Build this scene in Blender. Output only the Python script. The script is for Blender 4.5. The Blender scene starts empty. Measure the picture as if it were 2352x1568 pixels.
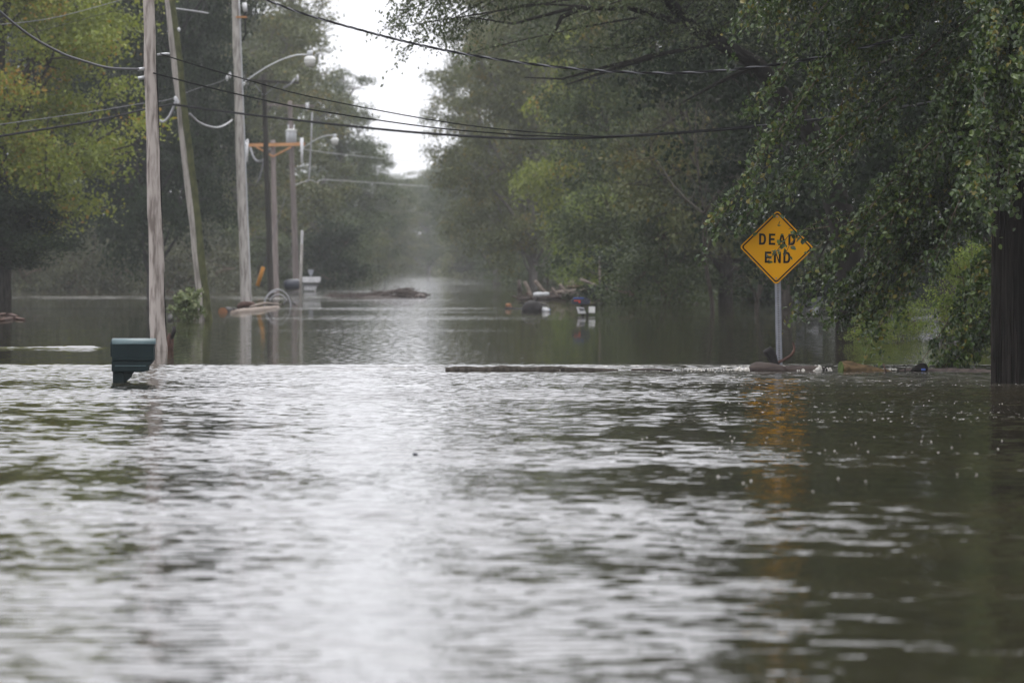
import bpy, math, random
import numpy as np
from mathutils import Vector, Matrix

# ------------------------------------------------------------------ camera, sky, sun, exposure
SC = bpy.context.scene
COL = SC.collection
F, HOR, CAMH = 13067.0, 605.0, 1.53       # focal length in photo-width units (2352 wide), horizon row, eye height above the water
POND = 0.05                               # the water beyond the submerged road edge stands a little higher
PITCH = -math.atan((784 - HOR) / F)
cam_d = bpy.data.cameras.new('camera')
cam = bpy.data.objects.new('camera', cam_d); COL.objects.link(cam)
cam.location = (0, 0, CAMH); cam.rotation_euler = (math.pi / 2 + PITCH, 0, 0)
cam_d.sensor_width = 36; cam_d.lens = 36 * F / 2352
cam_d.clip_start = 0.5; cam_d.clip_end = 6000
cam_d.dof.use_dof = True; cam_d.dof.focus_distance = 81.0; cam_d.dof.aperture_fstop = 4.2
SC.camera = cam

W = bpy.data.worlds.new('World'); SC.world = W; W.use_nodes = True
nt = W.node_tree
bg = nt.nodes['Background']
sky = nt.nodes.new('ShaderNodeTexSky'); sky.sky_type = 'NISHITA'; sky.sun_disc = False
SUN_EL, SUN_AZ = 58, 205
sky.sun_elevation = math.radians(SUN_EL); sky.sun_rotation = math.radians(SUN_AZ)
sky.air_density = 1.0; sky.dust_density = 6.0; sky.ozone_density = 1.0
hsv = nt.nodes.new('ShaderNodeHueSaturation'); hsv.inputs['Saturation'].default_value = 0.06
mixw = nt.nodes.new('ShaderNodeMix'); mixw.data_type = 'RGBA'; mixw.inputs[0].default_value = 0.8
mixw.inputs[7].default_value = (7.6, 7.65, 8.15, 1)        # even cloud deck over the clear-sky model
nt.links.new(sky.outputs[0], hsv.inputs['Color']); nt.links.new(hsv.outputs[0], mixw.inputs[6])
nt.links.new(mixw.outputs[2], bg.inputs[0]); bg.inputs[1].default_value = 0.13
sun_d = bpy.data.lights.new('sun', 'SUN'); sun_d.energy = 1.5; sun_d.angle = math.radians(55); sun_d.color = (1, .97, .92)
sun = bpy.data.objects.new('sun', sun_d); COL.objects.link(sun)
sun.rotation_euler = (math.radians(90 - SUN_EL), 0, math.radians(180 - SUN_AZ + 180))
SC.view_settings.view_transform = 'Standard'; SC.view_settings.look = 'None'
SC.view_settings.gamma = 1; SC.view_settings.use_curve_mapping = False
SC.view_settings.exposure = 0.68
SC.render.engine = 'CYCLES'
cy = SC.cycles
cy.use_denoising = True; cy.max_bounces = 6; cy.diffuse_bounces = 3; cy.glossy_bounces = 3; cy.transmission_bounces = 3
cy.volume_bounces = 1; cy.transparent_max_bounces = 4; cy.sample_clamp_indirect = 6; cy.caustics_reflective = False; cy.caustics_refractive = False

# ------------------------------------------------------------------ helpers
rng = np.random.default_rng(11)
R = random.Random(5)
_cp, _sp = math.cos(PITCH), math.sin(PITCH)
def P(px, py, Y):
    """the point at distance Y down the road seen at photo position (px, py)"""
    u, v = (px - 1176) / F, (784 - py) / F
    dy, dz = _cp - v * _sp, _sp + v * _cp
    t = Y / dy
    return Vector((u * t, Y, CAMH + dz * t))
def ydist(py, z=POND):
    v = (784 - py) / F
    return (z - CAMH) / (_sp + v * _cp) * (_cp - v * _sp)
def PW(px, py, z=POND):
    return P(px, py, ydist(py, z))

class MB:
    def __init__(s): s.v, s.f = [], []
    def add(s, vs, fs):
        b = len(s.v); s.v += [tuple(v) for v in vs]; s.f += [tuple(i + b for i in f) for f in fs]; return s
    def box(s, c, size, rot=None, taper=1.0):
        hx, hy, hz = [a / 2 for a in size]; vs = []
        for z in (-1, 1):
            k = 1 if z < 0 else taper
            for x, y in ((-1, -1), (1, -1), (1, 1), (-1, 1)):
                v = Vector((x * hx * k, y * hy * k, z * hz))
                vs.append((rot @ v if rot else v) + Vector(c))
        return s.add(vs, [(3, 2, 1, 0), (4, 5, 6, 7), (0, 1, 5, 4), (1, 2, 6, 5), (2, 3, 7, 6), (3, 0, 4, 7)])
    def tube(s, pts, rad, n=8, cap=True, rough=0, phase=0.0, rr=None, flat=1.0):
        pts = [Vector(p) for p in pts]; m = len(pts)
        if not hasattr(rad, '__len__'): rad = [rad] * m
        vs, fs = [], []
        up = None
        for i, p in enumerate(pts):
            t = (pts[min(i + 1, m - 1)] - pts[max(i - 1, 0)])
            t = t.normalized() if t.length > 1e-9 else Vector((0, 0, 1))
            if up is None: up = Vector((0, 1, 0)) if abs(t.z) > .7 else Vector((0, 0, 1))
            a = t.cross(up)
            if a.length < 1e-6: a = t.cross(Vector((1, 0.3, 0)))
            a.normalize(); b = a.cross(t).normalized(); up = b
            for k in range(n):
                an = 2 * math.pi * k / n + phase
                r = rad[i] * (1 + (rr.uniform(-rough, rough) if rough else 0))
                vs.append(p + a * math.cos(an) * r + b * math.sin(an) * r * flat)
        for i in range(m - 1):
            for k in range(n):
                k2 = (k + 1) % n
                fs.append((i * n + k, i * n + k2, (i + 1) * n + k2, (i + 1) * n + k))
        if cap: fs += [tuple(range(n - 1, -1, -1)), tuple(range((m - 1) * n, m * n))]
        return s.add(vs, fs)
    def prism(s, prof, y0, y1, org=(0, 0, 0), rot=None):
        """an x-z outline with thickness from y0 to y1"""
        n = len(prof); o = Vector(org); vs = []
        for y in (y0, y1):
            for x, z in prof:
                v = Vector((x, y, z)); vs.append((rot @ v if rot else v) + o)
        fs = [(i, (i + 1) % n, n + (i + 1) % n, n + i) for i in range(n)]
        return s.add(vs, fs + [tuple(range(n - 1, -1, -1)), tuple(range(n, 2 * n))])
    def build(s, name, mat, parent=None, smooth=False, bevel=0):
        me = bpy.data.meshes.new(name)
        o = bpy.data.objects.new(name, me); COL.objects.link(o)
        off = Vector((0, 0, 0))
        if parent is not None:
            o.parent = parent; q = parent
            while q: off = off + q.location; q = q.parent
        me.from_pydata([(v[0] - off.x, v[1] - off.y, v[2] - off.z) for v in s.v], [], s.f)
        import bmesh
        bm = bmesh.new(); bm.from_mesh(me); bmesh.ops.recalc_face_normals(bm, faces=bm.faces[:]); bm.to_mesh(me); bm.free()
        if mat: me.materials.append(mat)
        if smooth: me.polygons.foreach_set('use_smooth', [True] * len(me.polygons))
        if bevel:
            b = o.modifiers.new('edge', 'BEVEL'); b.width = bevel; b.segments = 2; b.limit_method = 'ANGLE'
        return o

def tag(o, label=None, cat=None, group=None, kind=None):
    for k, v in (('label', label), ('category', cat), ('group', group), ('kind', kind)):
        if v: o[k] = v
    return o
def thing(name, label, cat, loc, group=None, rz=0):
    o = bpy.data.objects.new(name, None); COL.objects.link(o); o.location = loc; o.rotation_euler.z = rz
    o.empty_display_size = .2
    return tag(o, label, cat, group)

def np_mesh(name, verts, loops_per_face, idx, attr=None, smooth=False):
    me = bpy.data.meshes.new(name)
    nf = len(idx) // loops_per_face
    me.vertices.add(len(verts)); me.vertices.foreach_set('co', np.ascontiguousarray(verts, np.float32).ravel())
    me.loops.add(len(idx)); me.loops.foreach_set('vertex_index', np.ascontiguousarray(idx, np.int32))
    me.polygons.add(nf); me.polygons.foreach_set('loop_start', np.arange(0, len(idx), loops_per_face, dtype=np.int32))
    me.polygons.foreach_set('loop_total', np.full(nf, loops_per_face, np.int32))
    me.polygons.foreach_set('use_smooth', np.full(nf, smooth, bool))
    me.update(calc_edges=True)
    if attr is not None:
        a = me.attributes.new('tint', 'FLOAT', 'FACE'); a.data.foreach_set('value', np.ascontiguousarray(attr, np.float32))
    return me

# ------------------------------------------------------------------ materials
def mat(name, col, rough=.7, spec=.3, var=None, scale=8, stretch=(1, 1, 1), metal=0, bump=0, detail=5, contrast=(.35, .65)):
    m = bpy.data.materials.new(name); m.use_nodes = True; n = m.node_tree.nodes; l = m.node_tree.links
    p = n['Principled BSDF']; p.inputs['Roughness'].default_value = rough; p.inputs['Metallic'].default_value = metal
    p.inputs['Specular IOR Level'].default_value = spec; p.inputs['Base Color'].default_value = (*col, 1)
    if var:
        tc = n.new('ShaderNodeTexCoord'); mp = n.new('ShaderNodeMapping'); mp.inputs['Scale'].default_value = stretch
        nz = n.new('ShaderNodeTexNoise'); nz.inputs['Scale'].default_value = scale; nz.inputs['Detail'].default_value = detail
        rp = n.new('ShaderNodeValToRGB'); rp.color_ramp.elements[0].position, rp.color_ramp.elements[1].position = contrast
        rp.color_ramp.elements[0].color = (*var, 1); rp.color_ramp.elements[1].color = (*col, 1)
        l.new(tc.outputs['Object'], mp.inputs[0]); l.new(mp.outputs[0], nz.inputs['Vector']); l.new(nz.outputs[0], rp.inputs[0])
        l.new(rp.outputs[0], p.inputs['Base Color'])
        if bump:
            b = n.new('ShaderNodeBump'); b.inputs['Strength'].default_value = .6; b.inputs['Distance'].default_value = bump
            l.new(nz.outputs[0], b.inputs['Height']); l.new(b.outputs[0], p.inputs['Normal'])
    return m
def leaf_mat(name, stops, rough=.5, spec=.4, trans=.28):
    m = bpy.data.materials.new(name); m.use_nodes = True; n = m.node_tree.nodes; l = m.node_tree.links
    p = n['Principled BSDF']; p.inputs['Roughness'].default_value = rough; p.inputs['Specular IOR Level'].default_value = spec
    at = n.new('ShaderNodeAttribute'); at.attribute_name = 'tint'
    rp = n.new('ShaderNodeValToRGB'); e = rp.color_ramp.elements
    e[0].position, e[0].color = stops[0][0], (*stops[0][1], 1); e[1].position, e[1].color = stops[-1][0], (*stops[-1][1], 1)
    for s in stops[1:-1]:
        k = e.new(s[0]); k.color = (*s[1], 1)
    l.new(at.outputs['Fac'], rp.inputs[0]); l.new(rp.outputs[0], p.inputs['Base Color'])
    t = n.new('ShaderNodeBsdfTranslucent'); mx = n.new('ShaderNodeMixShader'); mx.inputs[0].default_value = trans
    l.new(rp.outputs[0], t.inputs[0]); l.new(p.outputs[0], mx.inputs[1]); l.new(t.outputs[0], mx.inputs[2])
    l.new(mx.outputs[0], n['Material Output'].inputs[0])
    return m
M = {}
M['leaf_gloss'] = leaf_mat('glossy_leaf', [(0, (.012, .026, .006)), (.5, (.045, .084, .015)), (.94, (.125, .175, .034)), (1, (.19, .16, .024))], .30, .6, .25)
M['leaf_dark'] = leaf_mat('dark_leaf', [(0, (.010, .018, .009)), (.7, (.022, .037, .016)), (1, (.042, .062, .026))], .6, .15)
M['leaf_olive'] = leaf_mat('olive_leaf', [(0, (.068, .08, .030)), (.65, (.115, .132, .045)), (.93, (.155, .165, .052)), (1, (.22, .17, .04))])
M['leaf_green'] = leaf_mat('green_leaf', [(0, (.042, .062, .024)), (.7, (.078, .104, .036)), (1, (.12, .145, .05))])
M['leaf_yellow'] = leaf_mat('yellow_green_leaf', [(0, (.13, .165, .022)), (.65, (.24, .285, .036)), (.9, (.30, .31, .04)), (1, (.36, .21, .03))], trans=.35)
M['leaf_lime'] = leaf_mat('lime_leaf', [(0, (.09, .13, .02)), (.7, (.17, .23, .035)), (1, (.25, .26, .035))], trans=.35)
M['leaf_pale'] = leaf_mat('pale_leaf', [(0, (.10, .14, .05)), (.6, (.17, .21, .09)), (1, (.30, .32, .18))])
M['leaf_brush'] = leaf_mat('brush_leaf', [(0, (.040, .045, .028)), (.6, (.070, .075, .040)), (1, (.11, .115, .05))])
M['bark'] = mat('dark_bark', (.075, .065, .055), .9, .1, (.03, .026, .022), 6, (3, 3, .6), bump=.01)
M['bark_black'] = mat('wet_black_bark', (.034, .030, .026), .9, .05, (.018, .016, .014), 6, (3, 3, .6))
M['bark_grey'] = mat('grey_bark', (.20, .185, .17), .9, .1, (.09, .08, .075), 6, (3, 3, .6), bump=.01)
M['bark_pale'] = mat('pale_bark', (.33, .30, .28), .9, .1, (.19, .17, .16), 6, (3, 3, .5), bump=.006)
M['twig'] = mat('twig_bark', (.13, .10, .07), .8, .2, (.07, .05, .04), 12)
M['pole_warm'] = mat('weathered_pole_wood', (.43, .385, .355), .85, .15, (.17, .143, .128), 2.6, (5, 5, .8), bump=.006, detail=8, contrast=(.36, .56))
M['pole_grey'] = mat('grey_pole_wood', (.45, .425, .40), .85, .15, (.22, .20, .185), 2.6, (5, 5, .8), bump=.006, detail=8, contrast=(.36, .56))
M['pole_mid'] = mat('silvered_pole_wood', (.33, .305, .28), .85, .15, (.17, .155, .14), 2.6, (5, 5, .8), bump=.006, detail=8, contrast=(.36, .58))
M['pole_dark'] = mat('creosoted_pole_wood', (.065, .058, .05), .85, .15, (.03, .028, .025), 3, (4, 4, .4))
M['pole_purple'] = mat('faded_pole_wood', (.25, .215, .20), .85, .15, (.16, .13, .125), 3, (4, 4, .4))
M['moss'] = mat('mossy_wood', (.10, .105, .05), .95, .05, (.05, .055, .028), 9, (1, 1, .5), bump=.01)
M['galv'] = mat('galvanised_steel', (.30, .31, .34), .55, .4, (.22, .23, .26), 9, metal=.5)
M['alu'] = mat('grey_aluminium', (.55, .56, .58), .4, .5, (.47, .48, .50), 6, metal=.3)
M['white'] = mat('white_enamel', (.78, .78, .76), .4, .5, (.66, .66, .65), 5)
M['lens'] = mat('lamp_lens', (.55, .55, .52), .25, .5)
M['porcelain'] = mat('insulator_grey', (.60, .60, .62), .25, .5)
M['cross_orange'] = mat('new_crossarm_wood', (.52, .27, .12), .8, .2, (.38, .19, .08), 4, (.6, 4, 4))
M['cable_black'] = mat('black_cable', (.012, .012, .013), .85, .08)
M['cable_grey'] = mat('grey_cable', (.12, .12, .13), .6, .25)
M['cable_pale'] = mat('pale_cable', (.33, .33, .35), .45, .5)
M['mail_green'] = mat('dark_green_plastic', (.008, .020, .022), .6, .16, (.006, .015, .017), 3)
M['mail_lid'] = mat('highlit_green_plastic', (.085, .135, .145), .48, .5, (.065, .105, .115), 4)
M['navy'] = mat('navy_plastic', (.012, .016, .032), .4, .5)
M['blue'] = mat('blue_plastic', (.03, .07, .28), .4, .5)
M['red'] = mat('red_plastic', (.45, .05, .03), .45, .5)
M['plastic_white'] = mat('white_plastic', (.60, .60, .61), .5, .4, (.45, .45, .47), 6)
M['sign_yellow'] = mat('sign_yellow', (.68, .325, .003), .6, .08, (.64, .30, .003), 2.5)
M['sign_black'] = mat('sign_black', (.012, .011, .010), .7, .1)
M['driftwood'] = mat('wet_driftwood', (.095, .074, .063), .7, .3, (.045, .032, .030), 5, (.7, 4, 4), bump=.008)
M['drift_pale'] = mat('pale_driftwood', (.29, .24, .205), .8, .2, (.15, .12, .10), 5, (.7, 4, 4), bump=.006)
M['drift_black'] = mat('black_driftwood', (.022, .018, .018), .7, .3, (.012, .011, .011), 6)
M['drift_brown'] = mat('brown_log_bark', (.17, .115, .06), .85, .15, (.07, .05, .028), 7, (1, 3, 3), bump=.01)
M['cut_end'] = mat('cut_log_end', (.26, .12, .06), .8, .2, (.16, .08, .04), 10)
M['green_end'] = mat('mossy_log_end', (.09, .12, .035), .9, .1, (.05, .07, .02), 12)
M['rust'] = mat('wet_brown_root', (.13, .075, .06), .8, .2, (.06, .035, .03), 8)
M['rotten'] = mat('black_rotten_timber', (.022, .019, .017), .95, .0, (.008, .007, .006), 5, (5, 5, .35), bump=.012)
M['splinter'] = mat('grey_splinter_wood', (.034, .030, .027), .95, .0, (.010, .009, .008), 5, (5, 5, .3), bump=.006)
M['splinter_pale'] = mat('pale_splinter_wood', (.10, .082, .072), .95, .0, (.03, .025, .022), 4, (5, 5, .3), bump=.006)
M['foam'] = mat('river_foam', (.72, .70, .66), .8, .2, (.5, .47, .42), 20)
M['wet_sheet'] = mat('wet_grey_sheet', (.24, .25, .27), .6, .3, (.14, .15, .16), 3)
M['guard'] = mat('orange_yellow_guard', (.45, .20, .03), .6, .2)

# ------------------------------------------------------------------ water, ground
def water_mat():
    m = bpy.data.materials.new('flood_water'); m.use_nodes = True; n = m.node_tree.nodes; l = m.node_tree.links
    p = n['Principled BSDF']; p.inputs['IOR'].default_value = 1.333; p.inputs['Roughness'].default_value = .02
    p.inputs['Specular IOR Level'].default_value = .5
    geo = n.new('ShaderNodeNewGeometry'); sep = n.new('ShaderNodeSeparateXYZ'); l.new(geo.outputs['Position'], sep.inputs[0])
    def math_(op, a, b=None, c=None, clamp=False):
        x = n.new('ShaderNodeMath'); x.operation = op; x.use_clamp = clamp
        for i, v in enumerate((a, b, c)):
            if v is None: continue
            if hasattr(v, 'is_output'): l.new(v, x.inputs[i])
            else: x.inputs[i].default_value = v
        return x.outputs[0]
    def rng_(v, a, b, c=0, d=1):
        x = n.new('ShaderNodeMapRange'); x.interpolation_type = 'SMOOTHSTEP'
        l.new(v, x.inputs[0]); x.inputs[1].default_value, x.inputs[2].default_value, x.inputs[3].default_value, x.inputs[4].default_value = a, b, c, d
        return x.outputs[0]
    def noise(scale, stretch, detail=2, rough=.5, off=0.0):
        mp = n.new('ShaderNodeMapping'); mp.inputs['Scale'].default_value = stretch; mp.inputs['Location'].default_value = (off, off * .7, off * .3)
        t = n.new('ShaderNodeTexNoise'); t.inputs['Scale'].default_value = scale; t.inputs['Detail'].default_value = detail; t.inputs['Roughness'].default_value = rough
        l.new(geo.outputs['Position'], mp.inputs[0]); l.new(mp.outputs[0], t.inputs['Vector'])
        return t
    Y = sep.outputs[1]; X = sep.outputs[0]
    near = rng_(Y, 82.5, 85.5, 1, 0)
    # gust and current patches, long across the stream
    patch = noise(.05, (.10, 1, 1), 3, .55, 3.1).outputs[0]
    band = rng_(patch, .53, .66)
    midband = rng_(Y, 100, 165)
    far_amp = math_('ADD', .15, math_('MULTIPLY', band, math_('MULTIPLY', midband, .30)))
    # rough lanes where the current runs over submerged kerbs
    wob = math_('MULTIPLY', math_('SUBTRACT', noise(.08, (1, .25, 1), 3, .6, 6.6).outputs[0], .5), 14)
    Yw = math_('ADD', Y, wob)
    for (yc, hw, xa, xb, g) in ((258, 34, -34, -7, .40), (229, 4, -12, -1, .38), (187, 3.2, -8.2, 0, .42), (160, 1.2, -7, 3, .28), (300, 14, -12, 3, .35), (172, 2.2, -4, 1.5, .32)):
        lane_ = math_('MULTIPLY', rng_(Yw, yc - hw, yc - hw * .4), rng_(Yw, yc + hw * .4, yc + hw, 1, 0))
        lane_ = math_('MULTIPLY', lane_, math_('MULTIPLY', rng_(X, xa, xa + 2), rng_(X, xb - 2, xb, 1, 0)))
        far_amp = math_('ADD', far_amp, math_('MULTIPLY', lane_, g))
    # ruffled open water far down the road
    xr = math_('ADD', X, math_('MULTIPLY', Y, .0161))
    open_ = math_('MULTIPLY', rng_(Y, 270, 340), math_('MULTIPLY', rng_(xr, -9, -5), rng_(xr, 5, 9, 1, 0)))
    far_amp = math_('ADD', far_amp, math_('MULTIPLY', open_, math_('ADD', .24, math_('MULTIPLY', band, .16))))
    patch2 = noise(.35, (.5, 1, 1), 3, .5, 8.4).outputs[0]
    near_amp = math_('ADD', .08, math_('MULTIPLY', rng_(patch2, .40, .64), .09))
    crest = math_('MULTIPLY', rng_(Y, 56, 78), .16)
    near_amp = math_('ADD', near_amp, crest)
    amp = math_('ADD', math_('MULTIPLY', near, near_amp), math_('MULTIPLY', math_('SUBTRACT', 1, near), far_amp))
    nz = noise(9, (.75, 1, 1), 2, .5)
    sub = n.new('ShaderNodeVectorMath'); sub.operation = 'SUBTRACT'; l.new(nz.outputs['Color'], sub.inputs[0]); sub.inputs[1].default_value = (.5, .5, .5)
    mul = n.new('ShaderNodeVectorMath'); mul.operation = 'MULTIPLY'; l.new(sub.outputs[0], mul.inputs[0])
    cmb = n.new('ShaderNodeCombineXYZ'); l.new(amp, cmb.inputs[0]); l.new(amp, cmb.inputs[1]); l.new(cmb.outputs[0], mul.inputs[1])
    add = n.new('ShaderNodeVectorMath'); add.operation = 'ADD'; l.new(geo.outputs['Normal'], add.inputs[0]); l.new(mul.outputs[0], add.inputs[1])
    nrm = n.new('ShaderNodeVectorMath'); nrm.operation = 'NORMALIZE'; l.new(add.outputs[0], nrm.inputs[0])
    l.new(nrm.outputs[0], p.inputs['Normal'])
    # silt colour and drifting foam flecks
    silt = noise(.4, (.5, 1, 1), 4, .6, 5.5).outputs[0]
    r = n.new('ShaderNodeValToRGB'); r.color_ramp.elements[0].position = .3; r.color_ramp.elements[1].position = .75
    r.color_ramp.elements[0].color = (.020, .017, .009, 1); r.color_ramp.elements[1].color = (.036, .030, .017, 1); l.new(silt, r.inputs[0])
    fleck = noise(26, (.6, .5, 1), 2, .5, 1.7).outputs[0]
    lane = noise(.6, (.12, 1, 1), 3, .6, 9.2).outputs[0]
    zone = math_('MULTIPLY', math_('MULTIPLY', rng_(Y, 40, 52), near), rng_(X, .5, 2.5))
    foam = math_('MULTIPLY', math_('MULTIPLY', rng_(fleck, .66, .70), rng_(lane, .5, .6)), zone)
    fz = noise(5, (.5, 1, 1), 4, .65, 2.2).outputs[0]
    edge = math_('MULTIPLY', math_('MULTIPLY', rng_(Y, 79.5, 81.5), rng_(Y, 83.0, 84.2, 1, 0)), math_('ADD', .35, math_('MULTIPLY', rng_(X, 0, 4), .65)))
    foam2 = math_('MULTIPLY', rng_(fz, .55, .68), edge)
    fz2 = noise(7, (.25, 1, 1), 5, .7, 4.4).outputs[0]
    churn = math_('MULTIPLY', math_('MULTIPLY', rng_(Y, 66, 80), near), rng_(X, -1, 3))
    pale_streaks = math_('MULTIPLY', math_('MULTIPLY', rng_(fz2, .42, .66), churn), .30)  # pale grey streaks mixed into the colour below the road edge
    fo = math_('MAXIMUM', math_('MAXIMUM', foam, foam2), pale_streaks)
    # broken pale streaks mixed into the colour across the left of the pond
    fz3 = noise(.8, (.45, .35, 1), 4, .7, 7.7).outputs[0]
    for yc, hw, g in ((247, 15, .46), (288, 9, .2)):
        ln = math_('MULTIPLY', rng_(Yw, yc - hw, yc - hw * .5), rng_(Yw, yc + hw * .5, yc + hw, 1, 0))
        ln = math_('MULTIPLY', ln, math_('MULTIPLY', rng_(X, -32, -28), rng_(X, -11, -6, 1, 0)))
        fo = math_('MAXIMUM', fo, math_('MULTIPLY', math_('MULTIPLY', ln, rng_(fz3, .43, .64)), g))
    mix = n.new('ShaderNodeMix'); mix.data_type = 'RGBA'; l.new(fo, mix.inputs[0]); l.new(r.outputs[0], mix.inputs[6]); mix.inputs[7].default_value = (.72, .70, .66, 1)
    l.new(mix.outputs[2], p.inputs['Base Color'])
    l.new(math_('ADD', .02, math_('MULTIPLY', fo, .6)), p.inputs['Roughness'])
    return m

def build_water():
    ys = np.concatenate([np.array([-60, -30, -10, 0, 5, 8, 10, 12.]), np.arange(13, 20, .06), np.arange(20, 50, .037), np.arange(50, 86, .051), np.arange(86.1, 104, .12), np.geomspace(104.3, 2600, 110)])
    xf = np.arange(-8.6, 8.61, .075)
    gx = 8.6 + np.geomspace(.15, 900, 34)
    xs = np.concatenate([-gx[::-1], xf, gx])
    X, Yg = np.meshgrid(xs, ys)
    sstep = lambda v, a, b: (lambda t: t * t * (3 - 2 * t))(np.clip((v - a) / (b - a), 0, 1))
    crest_y = 83.2 + .25 * np.sin(X * .9 + 1) + .15 * np.sin(X * 2.3) - .05 * X
    Z = POND * sstep(Yg, crest_y - 2.6, crest_y)
    r = np.random.default_rng(3)
    # chop running down the stream towards the viewer
    H = np.zeros_like(X)
    for k in range(64):
        lam = .09 * (.34 / .09) ** r.random(); th = r.normal(0, .42) + math.pi / 2
        kx, ky = 2 * math.pi / lam * math.cos(th), 2 * math.pi / lam * math.sin(th)
        H += lam * .0060 / math.sqrt(8) * np.sin(kx * X + ky * Yg + r.random() * 6.28)
    A = np.zeros_like(X)
    for k in range(14):
        lam = 3 + 14 * r.random(); th = r.normal(0, .35) + math.pi / 2
        A += np.sin(2 * math.pi / lam * (math.cos(th) * X + math.sin(th) * Yg) + r.random() * 6.28)
    A = np.clip(.95 + A * .10, .5, 1.5)
    amp = A * (1 - sstep(Yg, crest_y - .8, crest_y + .3)) * sstep(Yg, 10, 14) * (.78 + .87 * sstep(Yg, 48, 74)) * (1 - sstep(np.abs(X), 8.2, 8.6))
    # standing wave train below the road edge
    st = np.zeros_like(X)
    for y0, a, w, ph in ((80.0, .016, .45, 0), (78.2, .014, .5, 2), (75.5, .015, .55, 4), (71.5, .017, .6, 1), (66.5, .016, .6, 3), (60, .018, .6, 5), (52, .016, .5, 2.2), (44, .012, .4, 0.7), (31, .012, .35, 3.3), (25.5, .011, .3, 1.5)):
        yy = Yg - (y0 + .5 * np.sin(X * .55 + ph) + .2 * np.sin(X * 1.7 + ph * 2))
        st += a * .11 * np.exp(-(yy / w) ** 2) * np.clip(.6 + .7 * np.sin(X * .45 + ph * 1.7), 0, 1.2)
    Z = Z + H * amp + st * (1 - sstep(np.abs(X), 8.0, 8.6))
    # ripple line trailing across the pond on the left, and the wake of the thick pole
    for y0, xa, xb, a, w in ((99.6, -40, -6.9, .045, .27), (99.9, -6.2, -5.3, .02, .22)):
        yy = Yg - (y0 + .25 * np.sin(X * .8) + .1 * np.sin(X * 2.9))
        Z += a * np.exp(-(yy / w) ** 2) * sstep(X, xa, xa + 3) * (1 - sstep(X, xb - .5, xb)) * (.8 + .2 * np.sin(X * 3.1))
    n, m = X.shape
    V = np.stack([X, Yg, Z], -1).reshape(-1, 3)
    i = (np.arange(n - 1)[:, None] * m + np.arange(m - 1)[None]).ravel()
    idx = np.stack([i, i + 1, i + m + 1, i + m], -1).ravel()
    me = np_mesh('flood_water', V, 4, idx, smooth=True)
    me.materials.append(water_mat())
    o = bpy.data.objects.new('flood_water', me); COL.objects.link(o); tag(o, kind='structure')
build_water()

def build_ground():
    ys = np.concatenate([np.linspace(-60, 300, 20), np.linspace(310, 1000, 90), np.geomspace(1010, 2600, 12)])
    xs = np.concatenate([np.geomspace(-900, -62, 12), np.linspace(-60, 60, 70), np.geomspace(62, 900, 12)])
    X, Yg = np.meshgrid(xs, ys)
    ss = lambda v, a, b: (lambda t: t * t * (3 - 2 * t))(np.clip((v - a) / (b - a), 0, 1))
    cx = -Yg * .0161
    side = ss(np.abs(X - cx), 9, 17) * ss(Yg, 345, 420)
    Z = -.9 + 1.35 * np.maximum(np.maximum(side, ss(Yg, 930, 1020)), ss(np.abs(X), 70, 140)) + .1 * np.sin(X * .3) * np.sin(Yg * .05)
    n, m = X.shape
    i = (np.arange(n - 1)[:, None] * m + np.arange(m - 1)[None]).ravel()
    me = np_mesh('ground', np.stack([X, Yg, Z], -1).reshape(-1, 3), 4, np.stack([i, i + 1, i + m + 1, i + m], -1).ravel(), smooth=True)
    me.materials.append(mat('muddy_grass', (.075, .085, .03), .95, .1, (.06, .05, .035), .8))
    o = bpy.data.objects.new('ground', me); COL.objects.link(o); tag(o, kind='structure')
build_ground()

# ------------------------------------------------------------------ haze
def build_haze():
    b = MB().box((0, 1270, 17), (1960, 2700, 38))
    m = bpy.data.materials.new('damp_air'); m.use_nodes = True; n = m.node_tree.nodes
    n.remove(n['Principled BSDF'])
    v = n.new('ShaderNodeVolumePrincipled'); v.inputs['Color'].default_value = (.93, .95, .97, 1); v.inputs['Density'].default_value = .00025; v.inputs['Anisotropy'].default_value = .72
    m.node_tree.links.new(v.outputs[0], n['Material Output'].inputs['Volume'])
    o = b.build('haze', m); tag(o, kind='stuff')
build_haze()

# ------------------------------------------------------------------ leaves and trees
def leaves(centers, size, up=.6, aspect=.62, r=rng, fold=False, droop=None, hub=None):
    n = len(centers); size = np.broadcast_to(np.asarray(size, float), (n,))[:, None] * r.uniform(.65, 1.25, (n, 1))
    nm = r.normal(size=(n, 3)); nm /= np.linalg.norm(nm, axis=1, keepdims=True); nm[:, 2] += up
    if hub is not None:                   # leaves of a weeping crown hang with their faces turned outwards
        o = (centers - np.array(hub)) * np.array([1, 1, 0]); nm += .75 * o / (np.linalg.norm(o, axis=1, keepdims=True) + 1e-6)
    nm /= np.linalg.norm(nm, axis=1, keepdims=True)
    a = r.normal(size=(n, 3))
    if droop is not None: a = a * .6 + np.array(droop)
    a -= nm * (a * nm).sum(1, keepdims=True); a /= np.linalg.norm(a, axis=1, keepdims=True) + 1e-9
    b = np.cross(nm, a)
    L, Wd = size, size * aspect
    if not fold:
        v = np.stack([centers + a * L / 2, centers + b * Wd / 2, centers - a * L / 2, centers - b * Wd / 2], 1).reshape(-1, 3)
        return v, 4, np.arange(n * 4)
    lift = nm * Wd * .22
    base, tip = centers - a * L / 2, centers + a * L / 2
    v = np.stack([base, centers - a * L * .18 + b * Wd * .5 + lift, centers + a * L * .2 + b * Wd * .42 + lift, tip,
                  centers + a * L * .2 - b * Wd * .42 + lift, centers - a * L * .18 - b * Wd * .5 + lift], 1).reshape(-1, 3)
    k = np.arange(n)[:, None] * 6
    idx = (k + np.array([[0, 1, 2, 3, 0, 3, 4, 5]])).ravel()
    return v, 4, idx

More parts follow.
